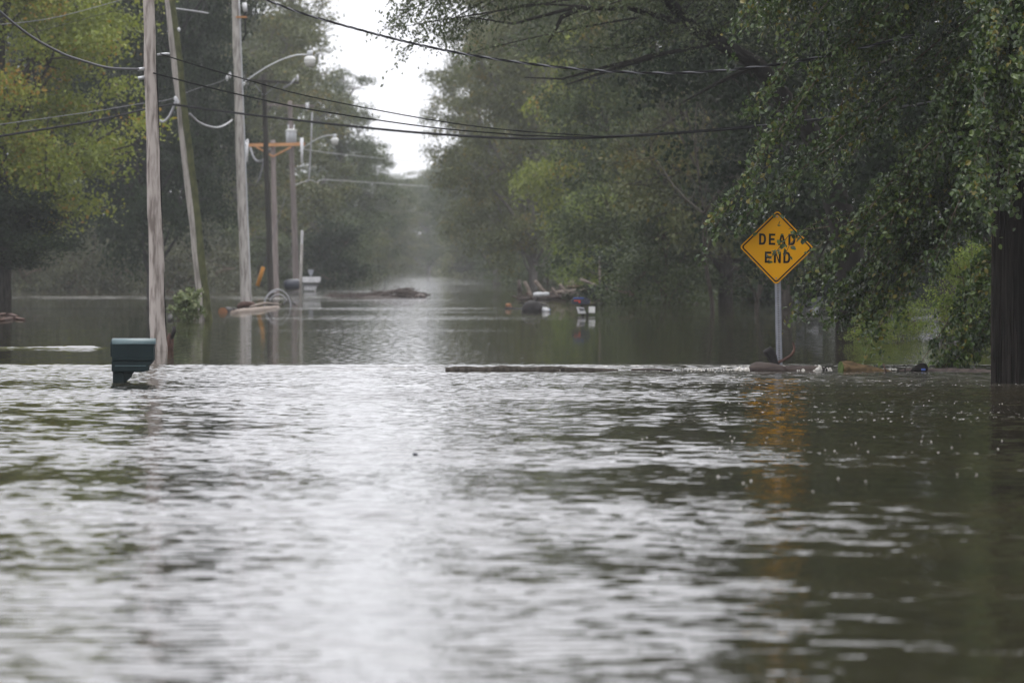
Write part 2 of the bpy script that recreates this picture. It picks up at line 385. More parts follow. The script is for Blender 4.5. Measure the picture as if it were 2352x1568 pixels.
def ball(n, r):
    d = r.normal(size=(n, 3)); d /= np.linalg.norm(d, axis=1, keepdims=True); return d

def limb_path(a, b, r, bend=.15, n=6, sag=0.0):
    a, b = np.asarray(a, float), np.asarray(b, float); L = np.linalg.norm(b - a)
    w = r.normal(size=3) * bend * L * .5
    t = np.linspace(0, 1, n)[:, None]
    return a + (b - a) * t + w * np.sin(t * math.pi) + np.array([0, 0, sag * L]) * np.sin(t * math.pi)

CROWNS = {}
def make_crown(key, seed, height, radius, low, lobes, nclump, nleaf, leaf, shape='round', clump=.75, trunk_r=.28, flat=.6):
    """a crown of leaf sprays round lobed limbs, and the matching trunk with limbs"""
    r = np.random.default_rng(seed); rr = random.Random(seed)
    cen = []; tb = MB()
    top = height
    tb.tube([(0, 0, -.9), (0.05, 0, low * .5), (.1 * rr.uniform(-1, 1), .1, low + (top - low) * .35), (.3 * rr.uniform(-1, 1), .2, low + (top - low) * .7), (0, 0, top * .95)],
            [trunk_r * 1.15, trunk_r, trunk_r * .75, trunk_r * .4, .03], 9, rough=.06, rr=rr)
    lob = []
    for k in range(lobes):
        t = (k + .5) / lobes
        z = low + (top - low) * (.06 + .9 * t)
        if shape == 'round': rad = radius * math.sqrt(max(.06, 1 - (2 * t - .85) ** 2 * .95))
        elif shape == 'tall': rad = radius * (1.05 - .8 * t) * (.7 + .3 * min(1, t * 6))
        else: rad = radius * math.sqrt(max(.05, 1 - t ** 2))
        ph = k * 2.39996 + rr.uniform(-.5, .5); d = rad * rr.uniform(.45, .75)
        lr = radius * rr.uniform(.34, .52) * (1.0 if shape != 'tall' else 1.1 - .55 * t)
        c = np.array([math.cos(ph) * d, math.sin(ph) * d, z]); lob.append((c, lr))
        pth = limb_path((0, 0, max(low * .6, z - d * .9 - .5)), c, r, .18, 5)
        tb.tube(pth, np.linspace(trunk_r * .42, .03, 5), 6)
        for q in range(4):
            e = c + ball(1, r)[0] * lr * .9; tb.tube(limb_path(pth[3], e, r, .2, 4), np.linspace(.05, .012, 4), 4, cap=False)
    per = nleaf // nclump
    wts = np.array([l[1] ** 2 for l in lob]); wts /= wts.sum()
    ids = r.choice(len(lob), nclump, p=wts)
    pts, tint = [], []
    for i in ids:
        c, lr = lob[i]; d = ball(1, r)[0]
        cc = c + d * lr * np.array([1, 1, .8]) * (r.random() ** .35)
        k = int(per * r.uniform(.5, 1.5))
        out = d * np.array([1, 1, .3]); out[2] -= .25
        s = r.normal(size=(k, 3)) * np.array([clump, clump, clump * flat]) * .5
        s += out * (r.random((k, 1)) - .3) * clump * 1.2
        pts.append(cc + s); tint.append(np.clip(r.normal(.5 + r.normal(0, .2), .2, k), 0, 1))
    pts = np.concatenate(pts); tint = np.concatenate(tint)
    keep = pts[:, 2] > .12
    pts, tint = pts[keep], tint[keep]
    v, lp, idx = leaves(pts, leaf, r=r)
    me = np_mesh('crown_' + key, v, lp, idx, tint)
    tm = bpy.data.meshes.new('trunk_' + key); tm.from_pydata(tb.v, [], tb.f); tm.polygons.foreach_set('use_smooth', [True] * len(tm.polygons))
    me.materials.append(M['leaf_green']); tm.materials.append(M['bark'])
    CROWNS[key] = (me, tm)
make_crown('maple', 21, 15, 4.6, 2.8, 22, 430, 84000, .15)
make_crown('broad', 22, 18, 5.6, 1.4, 24, 420, 80000, .18)
make_crown('cotton', 23, 20, 4.6, 1.2, 22, 340, 48000, .20, 'tall')
make_crown('oak', 24, 17, 5.8, 2.4, 18, 330, 46000, .19)
make_crown('shrub', 25, 4.2, 2.2, .2, 9, 120, 16000, .13, 'dome', .6, .06)
make_crown('scrub', 26, 2.4, 2.6, .1, 8, 110, 12000, .11, 'dome', .55, .04)

def tree(name, label, cat, px, Y, key, leafm, barkm='bark', s=1.0, sz=None, rz=0, group=None, z=0.0, kind_trunk='trunk'):
    p = P(px, 605, Y)
    if key in ('shrub', 'scrub') and Y > 200: z = -.45 * s
    t = thing(name, label, cat, (p.x, Y, z), group, rz)
    t.scale = (s, s, sz or s)
    me, tm = CROWNS[key]
    for nm, d, m in ((kind_trunk, tm, M[barkm]), ('crown' if kind_trunk == 'trunk' else 'foliage', me, M[leafm])):
        o = bpy.data.objects.new(nm, d); COL.objects.link(o); o.parent = t
        o.material_slots[0].link = 'OBJECT'; o.material_slots[0].material = m
    return t

GL, GR = 'trees standing in the flood left of the road', 'trees standing in the flood right of the road'
TREES = [
 # left side
 ('maple_tree', 'yellow-green tree with hints of orange at the left edge of the photo', 4, 186, 'maple', 'leaf_yellow', 'bark', 1.0, 1.0, .4, GL),
 ('shade_tree', 'near black tree whose trunk hides behind the thick pole', 350, 240, 'broad', 'leaf_dark', 'drift_black', .80, 1.2, 4.4, GL),
 ('shade_tree', 'dark tree behind the yellow-green crown at the left edge', 40, 312, 'broad', 'leaf_dark', 'bark', 1.0, 1.2, 1.2, GL),
 ('shade_tree', 'tall dark tree behind the two nearest left utility poles', 215, 306, 'broad', 'leaf_dark', 'bark', 1.0, 1.2, 2.0, GL),
 ('shade_tree', 'dark tree filling the gap behind the yellow-green tree', 340, 322, 'broad', 'leaf_dark', 'bark', 1.0, 1.2, .7, GL),
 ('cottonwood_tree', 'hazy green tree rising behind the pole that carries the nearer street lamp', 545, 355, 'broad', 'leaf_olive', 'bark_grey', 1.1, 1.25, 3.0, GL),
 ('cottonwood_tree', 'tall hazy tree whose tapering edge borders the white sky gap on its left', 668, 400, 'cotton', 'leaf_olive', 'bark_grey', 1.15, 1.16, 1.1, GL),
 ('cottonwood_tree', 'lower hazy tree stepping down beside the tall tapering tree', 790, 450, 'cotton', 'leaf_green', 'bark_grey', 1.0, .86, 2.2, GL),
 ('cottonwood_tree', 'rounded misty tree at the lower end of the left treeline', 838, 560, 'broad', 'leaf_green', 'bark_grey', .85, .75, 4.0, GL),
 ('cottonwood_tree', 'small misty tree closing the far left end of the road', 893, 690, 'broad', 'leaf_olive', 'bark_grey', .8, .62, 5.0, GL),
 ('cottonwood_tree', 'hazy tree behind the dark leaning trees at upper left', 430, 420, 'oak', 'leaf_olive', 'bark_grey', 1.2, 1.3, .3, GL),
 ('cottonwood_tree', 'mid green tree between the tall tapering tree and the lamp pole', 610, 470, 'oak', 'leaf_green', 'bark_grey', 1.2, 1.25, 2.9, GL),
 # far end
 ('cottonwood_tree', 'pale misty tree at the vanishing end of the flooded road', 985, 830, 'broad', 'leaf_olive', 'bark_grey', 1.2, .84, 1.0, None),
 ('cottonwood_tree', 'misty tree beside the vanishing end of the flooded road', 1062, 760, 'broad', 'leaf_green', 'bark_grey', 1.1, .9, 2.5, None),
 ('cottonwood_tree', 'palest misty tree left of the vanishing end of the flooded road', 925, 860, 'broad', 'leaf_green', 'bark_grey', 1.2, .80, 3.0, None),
 # right side
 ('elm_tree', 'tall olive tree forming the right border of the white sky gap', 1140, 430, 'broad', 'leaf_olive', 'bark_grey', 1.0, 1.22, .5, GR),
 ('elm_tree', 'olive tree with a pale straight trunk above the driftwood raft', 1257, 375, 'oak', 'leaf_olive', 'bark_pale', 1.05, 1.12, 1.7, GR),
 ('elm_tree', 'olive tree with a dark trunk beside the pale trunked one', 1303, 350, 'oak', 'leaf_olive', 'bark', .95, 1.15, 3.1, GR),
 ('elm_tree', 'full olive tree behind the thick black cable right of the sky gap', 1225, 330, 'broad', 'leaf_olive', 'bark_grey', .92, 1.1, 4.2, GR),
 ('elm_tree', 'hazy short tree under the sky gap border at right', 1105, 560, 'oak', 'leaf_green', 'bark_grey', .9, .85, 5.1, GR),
 ('elm_tree', 'tall olive tree with yellowing upper leaves behind the overhanging boughs', 1385, 300, 'cotton', 'leaf_yellow', 'bark_grey', .9, 1.05, .2, GR),
 ('elm_tree', 'green tree with low skirts over the calm right water', 1500, 232, 'broad', 'leaf_green', 'bark', .92, 1.0, 2.7, GR),
 ('elm_tree', 'dense green tree behind the bare grey branches', 1665, 205, 'broad', 'leaf_olive', 'bark', .9, 1.05, 5.6, GR),
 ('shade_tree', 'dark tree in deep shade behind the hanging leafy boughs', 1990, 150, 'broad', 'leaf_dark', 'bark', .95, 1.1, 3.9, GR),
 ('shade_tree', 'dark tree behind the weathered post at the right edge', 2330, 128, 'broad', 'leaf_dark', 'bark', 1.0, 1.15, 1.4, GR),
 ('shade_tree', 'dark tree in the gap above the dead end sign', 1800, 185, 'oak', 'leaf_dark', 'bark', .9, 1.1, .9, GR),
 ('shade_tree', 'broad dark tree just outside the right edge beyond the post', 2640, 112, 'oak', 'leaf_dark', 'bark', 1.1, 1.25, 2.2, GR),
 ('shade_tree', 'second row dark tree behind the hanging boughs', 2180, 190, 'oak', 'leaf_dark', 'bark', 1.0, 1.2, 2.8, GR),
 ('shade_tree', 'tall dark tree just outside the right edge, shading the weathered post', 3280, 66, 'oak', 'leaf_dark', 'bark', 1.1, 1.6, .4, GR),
 ('elm_tree', 'second row olive tree behind the bright bush and driftwood', 1420, 420, 'broad', 'leaf_olive', 'bark_grey', 1.1, 1.2, 3.3, GR),
 ('elm_tree', 'second row green tree behind the low skirted tree', 1590, 300, 'oak', 'leaf_green', 'bark_grey', 1.1, 1.2, 4.4, GR),
]
for (nm, lb, px, Y, key, lm, bk, s, sz, rz, g) in TREES:
    t = tree(nm, lb, 'tree', px, Y, key, lm, bk, s, sz, rz, g)
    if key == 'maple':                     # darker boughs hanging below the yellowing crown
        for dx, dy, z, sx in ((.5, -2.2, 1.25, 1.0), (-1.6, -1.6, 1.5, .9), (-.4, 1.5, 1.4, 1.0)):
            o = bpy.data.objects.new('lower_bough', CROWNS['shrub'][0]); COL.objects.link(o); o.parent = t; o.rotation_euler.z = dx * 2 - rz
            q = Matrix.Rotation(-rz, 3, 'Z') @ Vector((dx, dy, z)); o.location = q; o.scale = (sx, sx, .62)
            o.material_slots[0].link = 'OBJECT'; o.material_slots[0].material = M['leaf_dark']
GB = 'bushes along the flooded banks'
BUSH = [
 ('bushy green shrub on the bank behind the dark pole', 510, 340, 'shrub', 'leaf_green', 1.0, 1.0), ('green shrub on the bank left of the white mailbox stand', 590, 372, 'shrub', 'leaf_green', 1.2, 1.1),
 ('dark green shrub beside the white mailbox stand', 770, 372, 'shrub', 'leaf_dark', 1.2, 1.1), ('tall green shrub right of the white mailbox stand', 725, 405, 'shrub', 'leaf_green', 1.5, 1.5),
 ('rounded green shrub near the middle of the left bank', 780, 420, 'shrub', 'leaf_green', 1.2, 1.15), ('yellowish shrub at the waterline of the left bank', 815, 470, 'shrub', 'leaf_olive', 1.25, 1.3),
 ('misty shrub at the road end of the left bank', 842, 560, 'shrub', 'leaf_olive', 1.3, 1.5), ('hazy shrub left of the vanishing point', 893, 690, 'shrub', 'leaf_olive', 1.3, 1.6),
 ('misty shrub right of the vanishing point', 1075, 600, 'shrub', 'leaf_olive', 1.3, 1.5), ('green shrub where the right bank meets the bright water', 1165, 470, 'shrub', 'leaf_green', 1.3, 1.2),
 ('green shrub at the foot of the olive trees', 1205, 400, 'shrub', 'leaf_green', 1.2, 1.1), ('dark shrub behind the driftwood raft', 1260, 360, 'shrub', 'leaf_green', 1.0, .7),
 ('tall bright lime bush behind the driftwood raft', 1385, 252, 'shrub', 'leaf_lime', .95, 1.15), ('lime bush with yellow leaves above the navy mailbox', 1352, 275, 'shrub', 'leaf_lime', .8, 1.2),
 ('low dark green shrub right of the driftwood raft', 1440, 215, 'shrub', 'leaf_dark', .9, .6), ('green shrub hanging to the water right of the lime bush', 1530, 205, 'shrub', 'leaf_green', 1.0, .95),
 ('bright lime bush behind the fronds that touch the water', 2060, 112, 'scrub', 'leaf_lime', .30, .30), ('lime bush glowing behind the boughs next to the post', 2225, 106, 'shrub', 'leaf_lime', .34, .42),
 ('small lime bush low over the water behind the fallen log', 2010, 106, 'scrub', 'leaf_lime', .22, .20),
]
for (lb, px, Y, key, lm, s, sz) in BUSH:
    tree('shrub', lb, 'shrub', px, Y, key, lm, 'twig', s, sz, px * .37, GB, kind_trunk='stem')
for i, (px, Y, s) in enumerate(((40, 292, 1.25), (130, 298, 1.3), (215, 291, 1.2), (300, 299, 1.3), (380, 293, 1.25), (455, 300, 1.3), (-60, 293, 1.4))):
    tree('brush', ('brown-green brush thicket on the bank beneath the yellow-green tree', 'brown-green brush thicket on the bank near the dark left trunk', 'low brown-green brush on the far bank in front of the darkest shade',
         'brush thicket on the far bank left of the thick pole', 'brush on the far bank right of the thick pole', 'brush on the far bank right of the mossy leaning pole', 'brush thicket at the far left end of the bank')[i],
         'brush', px, Y, 'scrub', 'leaf_brush', 'twig', s, s * 1.05, i * 1.3, GB, kind_trunk='stem')

for lb, px, Y, s_ in (('big misty shrub closing the road end on its left', 915, 880, 2.6), ('big misty shrub closing the road end in the centre', 958, 900, 2.6), ('big misty shrub closing the road end on its right', 1005, 890, 2.6), ('misty shrub filling the gap beneath the far right trees', 1092, 650, 1.8), ('dim shrub low between the far right trunks', 1125, 590, 1.5)):
    tree('shrub', lb, 'shrub', px, Y, 'shrub', 'leaf_olive', 'twig', s_, s_ * .6, px * .3, GB, kind_trunk='stem')
ORD = 'first second third fourth fifth sixth seventh eighth ninth tenth eleventh twelfth thirteenth fourteenth fifteenth'.split()
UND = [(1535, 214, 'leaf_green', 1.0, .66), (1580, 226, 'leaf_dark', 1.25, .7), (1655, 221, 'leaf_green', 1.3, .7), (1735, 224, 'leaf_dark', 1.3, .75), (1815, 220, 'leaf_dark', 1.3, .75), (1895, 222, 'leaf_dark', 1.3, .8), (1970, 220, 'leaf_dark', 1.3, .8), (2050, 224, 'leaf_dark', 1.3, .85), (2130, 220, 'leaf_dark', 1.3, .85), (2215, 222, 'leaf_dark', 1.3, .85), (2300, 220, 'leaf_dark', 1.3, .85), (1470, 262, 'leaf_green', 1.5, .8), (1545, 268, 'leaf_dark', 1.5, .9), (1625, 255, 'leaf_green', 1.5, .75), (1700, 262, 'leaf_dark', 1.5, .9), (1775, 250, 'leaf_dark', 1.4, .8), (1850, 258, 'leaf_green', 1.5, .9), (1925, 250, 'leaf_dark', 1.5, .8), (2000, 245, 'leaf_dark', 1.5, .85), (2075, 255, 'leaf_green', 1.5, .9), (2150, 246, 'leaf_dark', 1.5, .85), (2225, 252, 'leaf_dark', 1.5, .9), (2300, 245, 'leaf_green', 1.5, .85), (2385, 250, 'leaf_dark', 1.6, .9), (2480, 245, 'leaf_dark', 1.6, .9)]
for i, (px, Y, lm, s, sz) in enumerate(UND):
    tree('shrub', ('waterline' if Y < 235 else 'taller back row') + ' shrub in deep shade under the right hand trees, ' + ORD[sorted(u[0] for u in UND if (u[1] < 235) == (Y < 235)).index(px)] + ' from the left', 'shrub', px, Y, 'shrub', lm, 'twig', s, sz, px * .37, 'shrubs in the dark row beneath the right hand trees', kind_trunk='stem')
for i, (px, Y) in enumerate(((-90, 385), (10, 392), (105, 386), (200, 395), (300, 388), (400, 396), (490, 410), (580, 430), (650, 450), (715, 480), (765, 520))):
    tree('shrub', 'tall dim thicket shrub closing the view under the left trees, ' + ORD[i] + ' from the left', 'shrub', px, Y, 'shrub', 'leaf_dark' if i % 3 else 'leaf_brush', 'twig', 1.9, 1.25, px * .61, 'thicket shrubs closing the view under the left trees', kind_trunk='stem')
for i, (px, Y) in enumerate(((1150, 560), (1200, 520), (1250, 490), (1290, 470), (1355, 460), (1420, 450), (1490, 440))):
    tree('shrub', 'tall dim thicket shrub closing the view behind the driftwood raft, ' + ORD[i] + ' from the left', 'shrub', px, Y, 'shrub', 'leaf_green' if i % 2 else 'leaf_brush', 'twig', 2.2, 1.5, px * .61, 'thicket shrubs closing the view behind the driftwood raft', kind_trunk='stem')

# bare tree with grey branches
def bare_tree(px, Y, h, seed, label):
    h *= .95
    r = random.Random(seed); p = P(px, 605, Y); t = thing('bare_tree', label, 'tree', (p.x, Y, 0))
    tb, br = MB(), MB()
    def grow(a, d, L, rad, lev, mb):
        pts = [a]; dd = d.copy()
        for k in range(4):
            dd = (dd + Vector((r.uniform(-.2, .2), r.uniform(-.2, .2), r.uniform(-.12, .16)))).normalized(); pts.append(pts[-1] + dd * L / 4)
        mb.tube(pts, [rad * (1 - .16 * i) for i in range(5)], 6 if lev < 2 else 3, cap=False)
        if lev == 4: return
        for k in range((7, 5, 4, 3)[lev]):
            q = pts[r.randint(1, 4)]; nd = (dd + Vector((r.uniform(-1, 1), r.uniform(-1, 1), r.uniform(-.55, .7)))).normalized()
            grow(q, nd, L * r.uniform(.42, .68), max(.008, rad * .45), lev + 1, br)
    grow(Vector((p.x, Y, -.8)), Vector((.05, 0, 1)), h * .55, .075, 0, tb)
    tb.build('trunk', M['bark'], t, True); br.build('branches', M['bark'], t, True)
bare_tree(1640, 168, 10, 4, 'bare grey branched tree left of the dead end sign')
bare_tree(1735, 172, 9, 9, 'bare dark stemmed tree right behind the dead end sign')

def spray(limbs, r, leaf, per_m, twig_len, leaves_per_twig, f0=.25, droop=(0, 0, -.5), spread=.5, fold=True, up=.5, twig_r=.004, dens=None, width=.05, aspect=.72, hub=None):
    """twigs with leaves along each limb; returns (leaf verts, loops, idx, tint) and a twig builder"""
    tw = MB(); pts, tint = [], []
    for (path, rad0) in limbs:
        path = np.asarray(path, float); seg = np.linalg.norm(np.diff(path, axis=0), axis=1); L = seg.sum(); cum = np.concatenate([[0], np.cumsum(seg)])
        tw.tube(path, np.linspace(rad0, .005, len(path)), 5, cap=False)
        nt_ = max(3, int(L * (1 - f0) * per_m)); bt = r.normal(0, .10)
        for k in range(nt_):
            s = L * (f0 + (1 - f0) * (k + r.random()) / nt_)
            a = np.array([np.interp(s, cum, path[:, j]) for j in range(3)]); b = np.array([np.interp(min(s + .2, L), cum, path[:, j]) - np.interp(s - .05, cum, path[:, j]) for j in range(3)])
            d = b / (np.linalg.norm(b) + 1e-9) + r.normal(size=3) * spread; d /= np.linalg.norm(d)
            l = twig_len * r.uniform(.5, 1.3) * (1 if s < L * .85 else .7)
            t = np.linspace(0, 1, 5)[:, None]
            tp = a + d * l * t + np.array(droop) * l * t ** 2
            tw.tube(tp, np.linspace(twig_r, twig_r * .4, 5), 3, cap=False)
            m = int(leaves_per_twig * r.uniform(.6, 1.4)); u = r.random(m) ** .8
            q = np.stack([np.interp(u, t[:, 0], tp[:, j]) for j in range(3)], 1) + r.normal(size=(m, 3)) * width
            pts.append(q); tint.append(np.clip(r.normal(.5 + bt + r.normal(0, .15), .22, m), 0, 1))
    pts = np.concatenate(pts); tint = np.concatenate(tint)
    k = pts[:, 2] > .02; pts, tint = pts[k], tint[k]
    v, lp, idx = leaves(pts, leaf, up, aspect, r, fold, droop=(0, 0, -.8), hub=hub)
    return (v, lp, idx, np.repeat(tint, 2) if fold else tint), tw

def add_crown(parent, data, m, name='crown'):
    v, lp, idx, tint = data
    l = np.array(parent.location); me = np_mesh(name, v - l, lp, idx, tint); me.materials.append(m)
    o = bpy.data.objects.new(name, me); COL.objects.link(o); o.parent = parent; return o

# the near tree whose boughs hang over the sign
def near_tree():
    r = np.random.default_rng(77); T = np.array([8.9, 83.5, 0.])
    t = thing('overhanging_tree', 'big glossy leaved tree whose boughs sweep down over the dead end sign', 'tree', T)
    tr = MB(); rr = random.Random(2)
    tr.tube([T + np.array(v) for v in ((0, 0, -.8), (0, 0, 1), (-.1, 0, 3), (.1, .1, 7), (0, 0, 12), (.2, 0, 19))], [.5, .42, .36, .3, .18, .03], 10, rough=.08, rr=rr)
    zt = np.array([.05, .5, .97, 1.56, 1.83, 2.09, 2.4, 2.75, 3.2, 3.8, 4.2, 4.85, 5.1, 5.5, 8, 12, 16, 20])
    rt = np.array([2.6, 3.3, 4.4, 4.4, 4.8, 5.4, 4.4, 3.7, 4.3, 5.0, 4.9, 4.7, 5.3, 5.2, 6.2, 5.6, 3.4, .8])
    def limb(phi, z, rad=None, z0=None):
        rd = (rad if rad else np.interp(z, zt, rt) * r.uniform(.86, 1.02))
        e = T + np.array([math.cos(phi) * rd, math.sin(phi) * rd, z])
        s0 = z0 if z0 else min(z + rd * r.uniform(.35, .7) + .6, 17)
        a = T + np.array([0, 0, s0])
        u = np.linspace(0, 1, 8)[:, None]
        hump = (.16 * rd) * np.sin(u * math.pi)
        pth = a + (e - a) * u + np.array([0, 0, 1]) * hump + r.normal(size=(1, 3)) * .35 * np.sin(u * math.pi)
        return pth
    vis, hid = [], []
    for k in range(120):
        z = .1 + 6.6 * ((k + r.random()) / 120) ** .85
        if k % 4 == 0: ph0, z0, f0 = r.uniform(2.5, 4.9), z, (r.uniform(.70, .9) if r.random() < .5 else r.uniform(.9, 1.02))
        zz = max(.1, z0 + r.normal(0, .16))
        vis.append((limb(ph0 + r.normal(0, .10), zz, np.interp(zz, zt, rt) * f0 * r.uniform(.93, 1.04)), .028))
    # boughs singled out in the photograph
    for (x, y, Y) in ((1642, 522, 81.0), (1700, 508, 81.2), (1690, 62, 81.5), (1760, 40, 82), (1738, 245, 82), (1752, 330, 82), (1782, 425, 82.3), (1846, 690, 81.9), (1858, 640, 81.7), (2005, 772, 82), (2112, 838, 81.8), (2150, 842, 82.1), (2185, 835, 82.0), (2250, 770, 81.5), (2200, 800, 81.8)):
        e = np.array(P(x, y, Y)); d = e - T; rd = math.hypot(d[0], d[1])
        vis.append((limb(math.atan2(d[1], d[0]), max(e[2], .05), rd), .022))
    for k in range(16):   # boughs reaching out in front of the post
        e = np.array(P(r.uniform(2225, 2420), r.uniform(-60, 500), r.uniform(70.5, 72.3))); d = e - T
        vis.append((limb(math.atan2(d[1], d[0]), e[2], math.hypot(d[0], d[1])), .03))
    for k in range(95): hid.append((limb(r.uniform(0, 6.283), r.uniform(6.5, 19)), .05))
    for k in range(26): hid.append((limb(r.uniform(-1.3, 2.2), r.uniform(.5, 7)), .04))
    d1, tw1 = spray(vis, r, .080, 8.5, .55, 27, .32, droop=(-.1, 0, -.5), spread=.42, hub=T)
    d2, tw2 = spray(hid, r, .17, 4.5, .9, 14, .25, droop=(0, 0, -.6), spread=.6)
    # a leafy twig hanging across the lettering of the sign
    ft = []
    for pts in (((1905, 520, 79.9), (1845, 528, 80.4), (1812, 540, 80.7), (1785, 575, 80.8), (1763, 600, 80.8)), ((1900, 500, 80), (1850, 525, 80.6), (1815, 560, 80.8), (1800, 590, 80.8)), ((1890, 560, 80.4), (1860, 585, 80.7), (1848, 615, 80.8))):
        ft.append(([np.array(P(*q)) for q in pts], .006))
    d3, tw3 = spray(ft, r, .08, 10, .09, 3, .1, droop=(0, 0, -.4), spread=.7, twig_r=.002, width=.035, hub=(3.9, 84.0, 0))
    tr.build('trunk', M['bark'], t, True)
    b = MB(); [b.add(q.v, q.f) for q in (tw1, tw2, tw3)]; b.build('branches', M['twig'], t, True)
    def join(a, c):
        if c is None: return a
        return (np.concatenate([a[0], c[0]]), 4, np.concatenate([a[2], c[2] + len(a[0])]), np.concatenate([a[3], c[3]]))
    add_crown(t, join(join(d1, d2), d3), M['leaf_gloss'])
    print('near leaves', len(d1[3]) // 2, len(d2[3]) // 2, len(d3[3]) // 2)
near_tree()

# tree whose limbs arch across the top of the view
def arching_tree():
    r = np.random.default_rng(31); p0 = P(1960, 605, 134)
    t = thing('arching_tree', 'tree whose dark limbs arch over the road across the top of the photo', 'tree', (p0.x, 134, 0))
    tr = MB(); rr = random.Random(8)
    tr.tube([(p0.x, 134, -.8), (p0.x - .1, 134, 2), P(1880, 330, 134), P(1741, 150, 133), P(1584, 58, 132), P(1480, -60, 131), P(1330, -180, 130)], [.42, .36, .27, .19, .15, .11, .05], 9, rough=.08, rr=rr)
    def path(pts): return [np.array(P(*q)) for q in pts]
    big = [path(((1741, 150, 133), (1640, 99, 132), (1493, 131, 131), (1400, 152, 131), (1290, 182, 130.5), (1205, 178, 130))),
           path(((1493, 131, 131), (1436, 149, 130.6), (1370, 172, 130), (1300, 195, 130))),
           path(((1584, 58, 132), (1450, 20, 131), (1310, 20, 130), (1180, 55, 129.5), (1080, 40, 129))),
           path(((1340, 16, 130), (1290, 40, 130), (1270, 80, 130), (1255, 105, 130))),
           path(((1741, 150, 133), (1650, 190, 132.5), (1560, 240, 132)))]
    for b in big: tr.tube(b, np.linspace(.085, .012, len(b)), 6, cap=False)
    limbs = []
    for k in range(46):
        ex, ey = r.uniform(850, 1500), r.uniform(-260, 60)
        if ex < 1120: ey = r.uniform(-180, 150 - (abs(ex - 985) / 130) ** 2 * 70)
        sx, sy = ex + r.uniform(250, 480), ey - r.uniform(60, 190)
        a, e = np.array(P(sx, sy, r.uniform(128, 134))), np.array(P(ex, ey, r.uniform(126, 133)))
        limbs.append((limb_path(a, e, r, .12, 7, .03), .03))
    for k in range(16):
        ex, ey = r.uniform(862, 1010), r.uniform(-90, 70)
        limbs.append((limb_path(np.array(P(ex + r.uniform(180, 320), ey - r.uniform(50, 130), 131)), np.array(P(ex, ey, r.uniform(127, 132))), r, .12, 7, .03), .03))
    for k in range(62):
        ex, ey = r.uniform(1330, 1780), r.uniform(-200, 110)
        limbs.append((limb_path(np.array(P(ex + 250, ey - 120, 133)), np.array(P(ex, ey, r.uniform(129, 136))), r, .12, 7), .03))
    d, tw = spray(limbs, r, .105, 6.5, .75, 14, .2, droop=(-.1, 0, -.4), spread=.5, fold=False, aspect=.5, width=.09)
    tr.build('trunk', M['bark_black'], t, True); tw.build('branches', M['bark_black'], t, True)
    add_crown(t, d, M['leaf_green']); print('arch leaves', len(d[3]))
arching_tree()

# left near shrub by the mossy pole
def pale_shrub():
    r = np.random.default_rng(12); c = PW(425, 737)
    t = thing('leafy_plant', 'pale green leafy plant at the foot of the mossy leaning pole', 'plant', c)
    limbs = []
    for k in range(26):
        ph = r.uniform(0, 6.28); e = np.array(c) + np.array([math.cos(ph) * r.uniform(.1, .42) - .0, math.sin(ph) * .3, r.uniform(.3, .82)])
        limbs.append((limb_path(np.array(c) + r.normal(size=3) * [.1, .1, 0] - [0, 0, .1], e, r, .2, 5, .1), .01))
    d, tw = spray(limbs, r, .11, 14, .2, 9, .15, spread=.8, fold=False, droop=(0, 0, -.2), width=.04)
    tw.build('stem', M['twig'], t, True); add_crown(t, d, M['leaf_pale'], 'foliage')
pale_shrub()

# ------------------------------------------------------------------ utility poles
def pole_axis(bx, by, tx, ty, Y):
    return P(bx, by, Y), P(tx, ty, Y)
def shaft(t, a, b, r0, r1, m, n=14, name='shaft', wob=.012):
    rr = random.Random(int(a.x * 100)); d = (b - a).normalized(); mb = MB()
    pts = [a - d * .8] + [a.lerp(b, k / 14) + Vector((rr.uniform(-wob, wob), 0, 0)) for k in range(15)]
    rad = [r0 * 1.02] + [r0 + (r1 - r0) * k / 14 for k in range(15)]
    return mb.tube(pts, rad, n, rough=.03, rr=rr).build(name, m, t, True)
def insulator(t, p, h=.16, r=.045, m='porcelain', up=1):
    mb = MB(); prof = ((0, .4), (.25, .45), (.3, 1), (.42, 1), (.5, .6), (.6, .95), (.7, .95), (.8, .55), (1, .4))
    mb.tube([p + Vector((0, 0, up * h * z)) for z, _ in prof], [r * q for _, q in prof], 10)
    return mb.build('insulator', M[m], t, True)
def on(a, b, py_a, py_b, py):
    return a.lerp(b, (py - py_a) / (py_b - py_a))

GP = 'utility poles along the left side of the flooded road'
# thick pole behind the mailbox
a1, b1 = pole_axis(364, 806, 338, -110, 96.7)
t = thing('utility_pole', 'thick warm grey wooden pole directly behind the green mailbox', 'pole', a1, GP)
shaft(t, a1, b1, .142, .088, M['pole_warm'])
for yy in (158, 178): q = on(a1, b1, 806, -110, yy); MB().tube([q + Vector((-.1, -.03, 0)), q + Vector((-.21, -.05, -.015))], .03, 8).build('cable_clamp', M['alu'], t, True)
q = on(a1, b1, 806, -110, 130); MB().tube([q + Vector((.12, 0, .03)), q + Vector((.27, 0, .05)), q + Vector((.33, 0, .04))], .02, 8).build('cable_clamp', M['alu'], t, True)
mb = MB(); [mb.tube([on(a1, b1, 806, -110, y) + Vector((.135 - .00004 * (806 - y), -.02, 0)) for y in range(790, 120, -40)], .012, 6)]; mb.build('ground_wire', M['cable_black'], t, True)
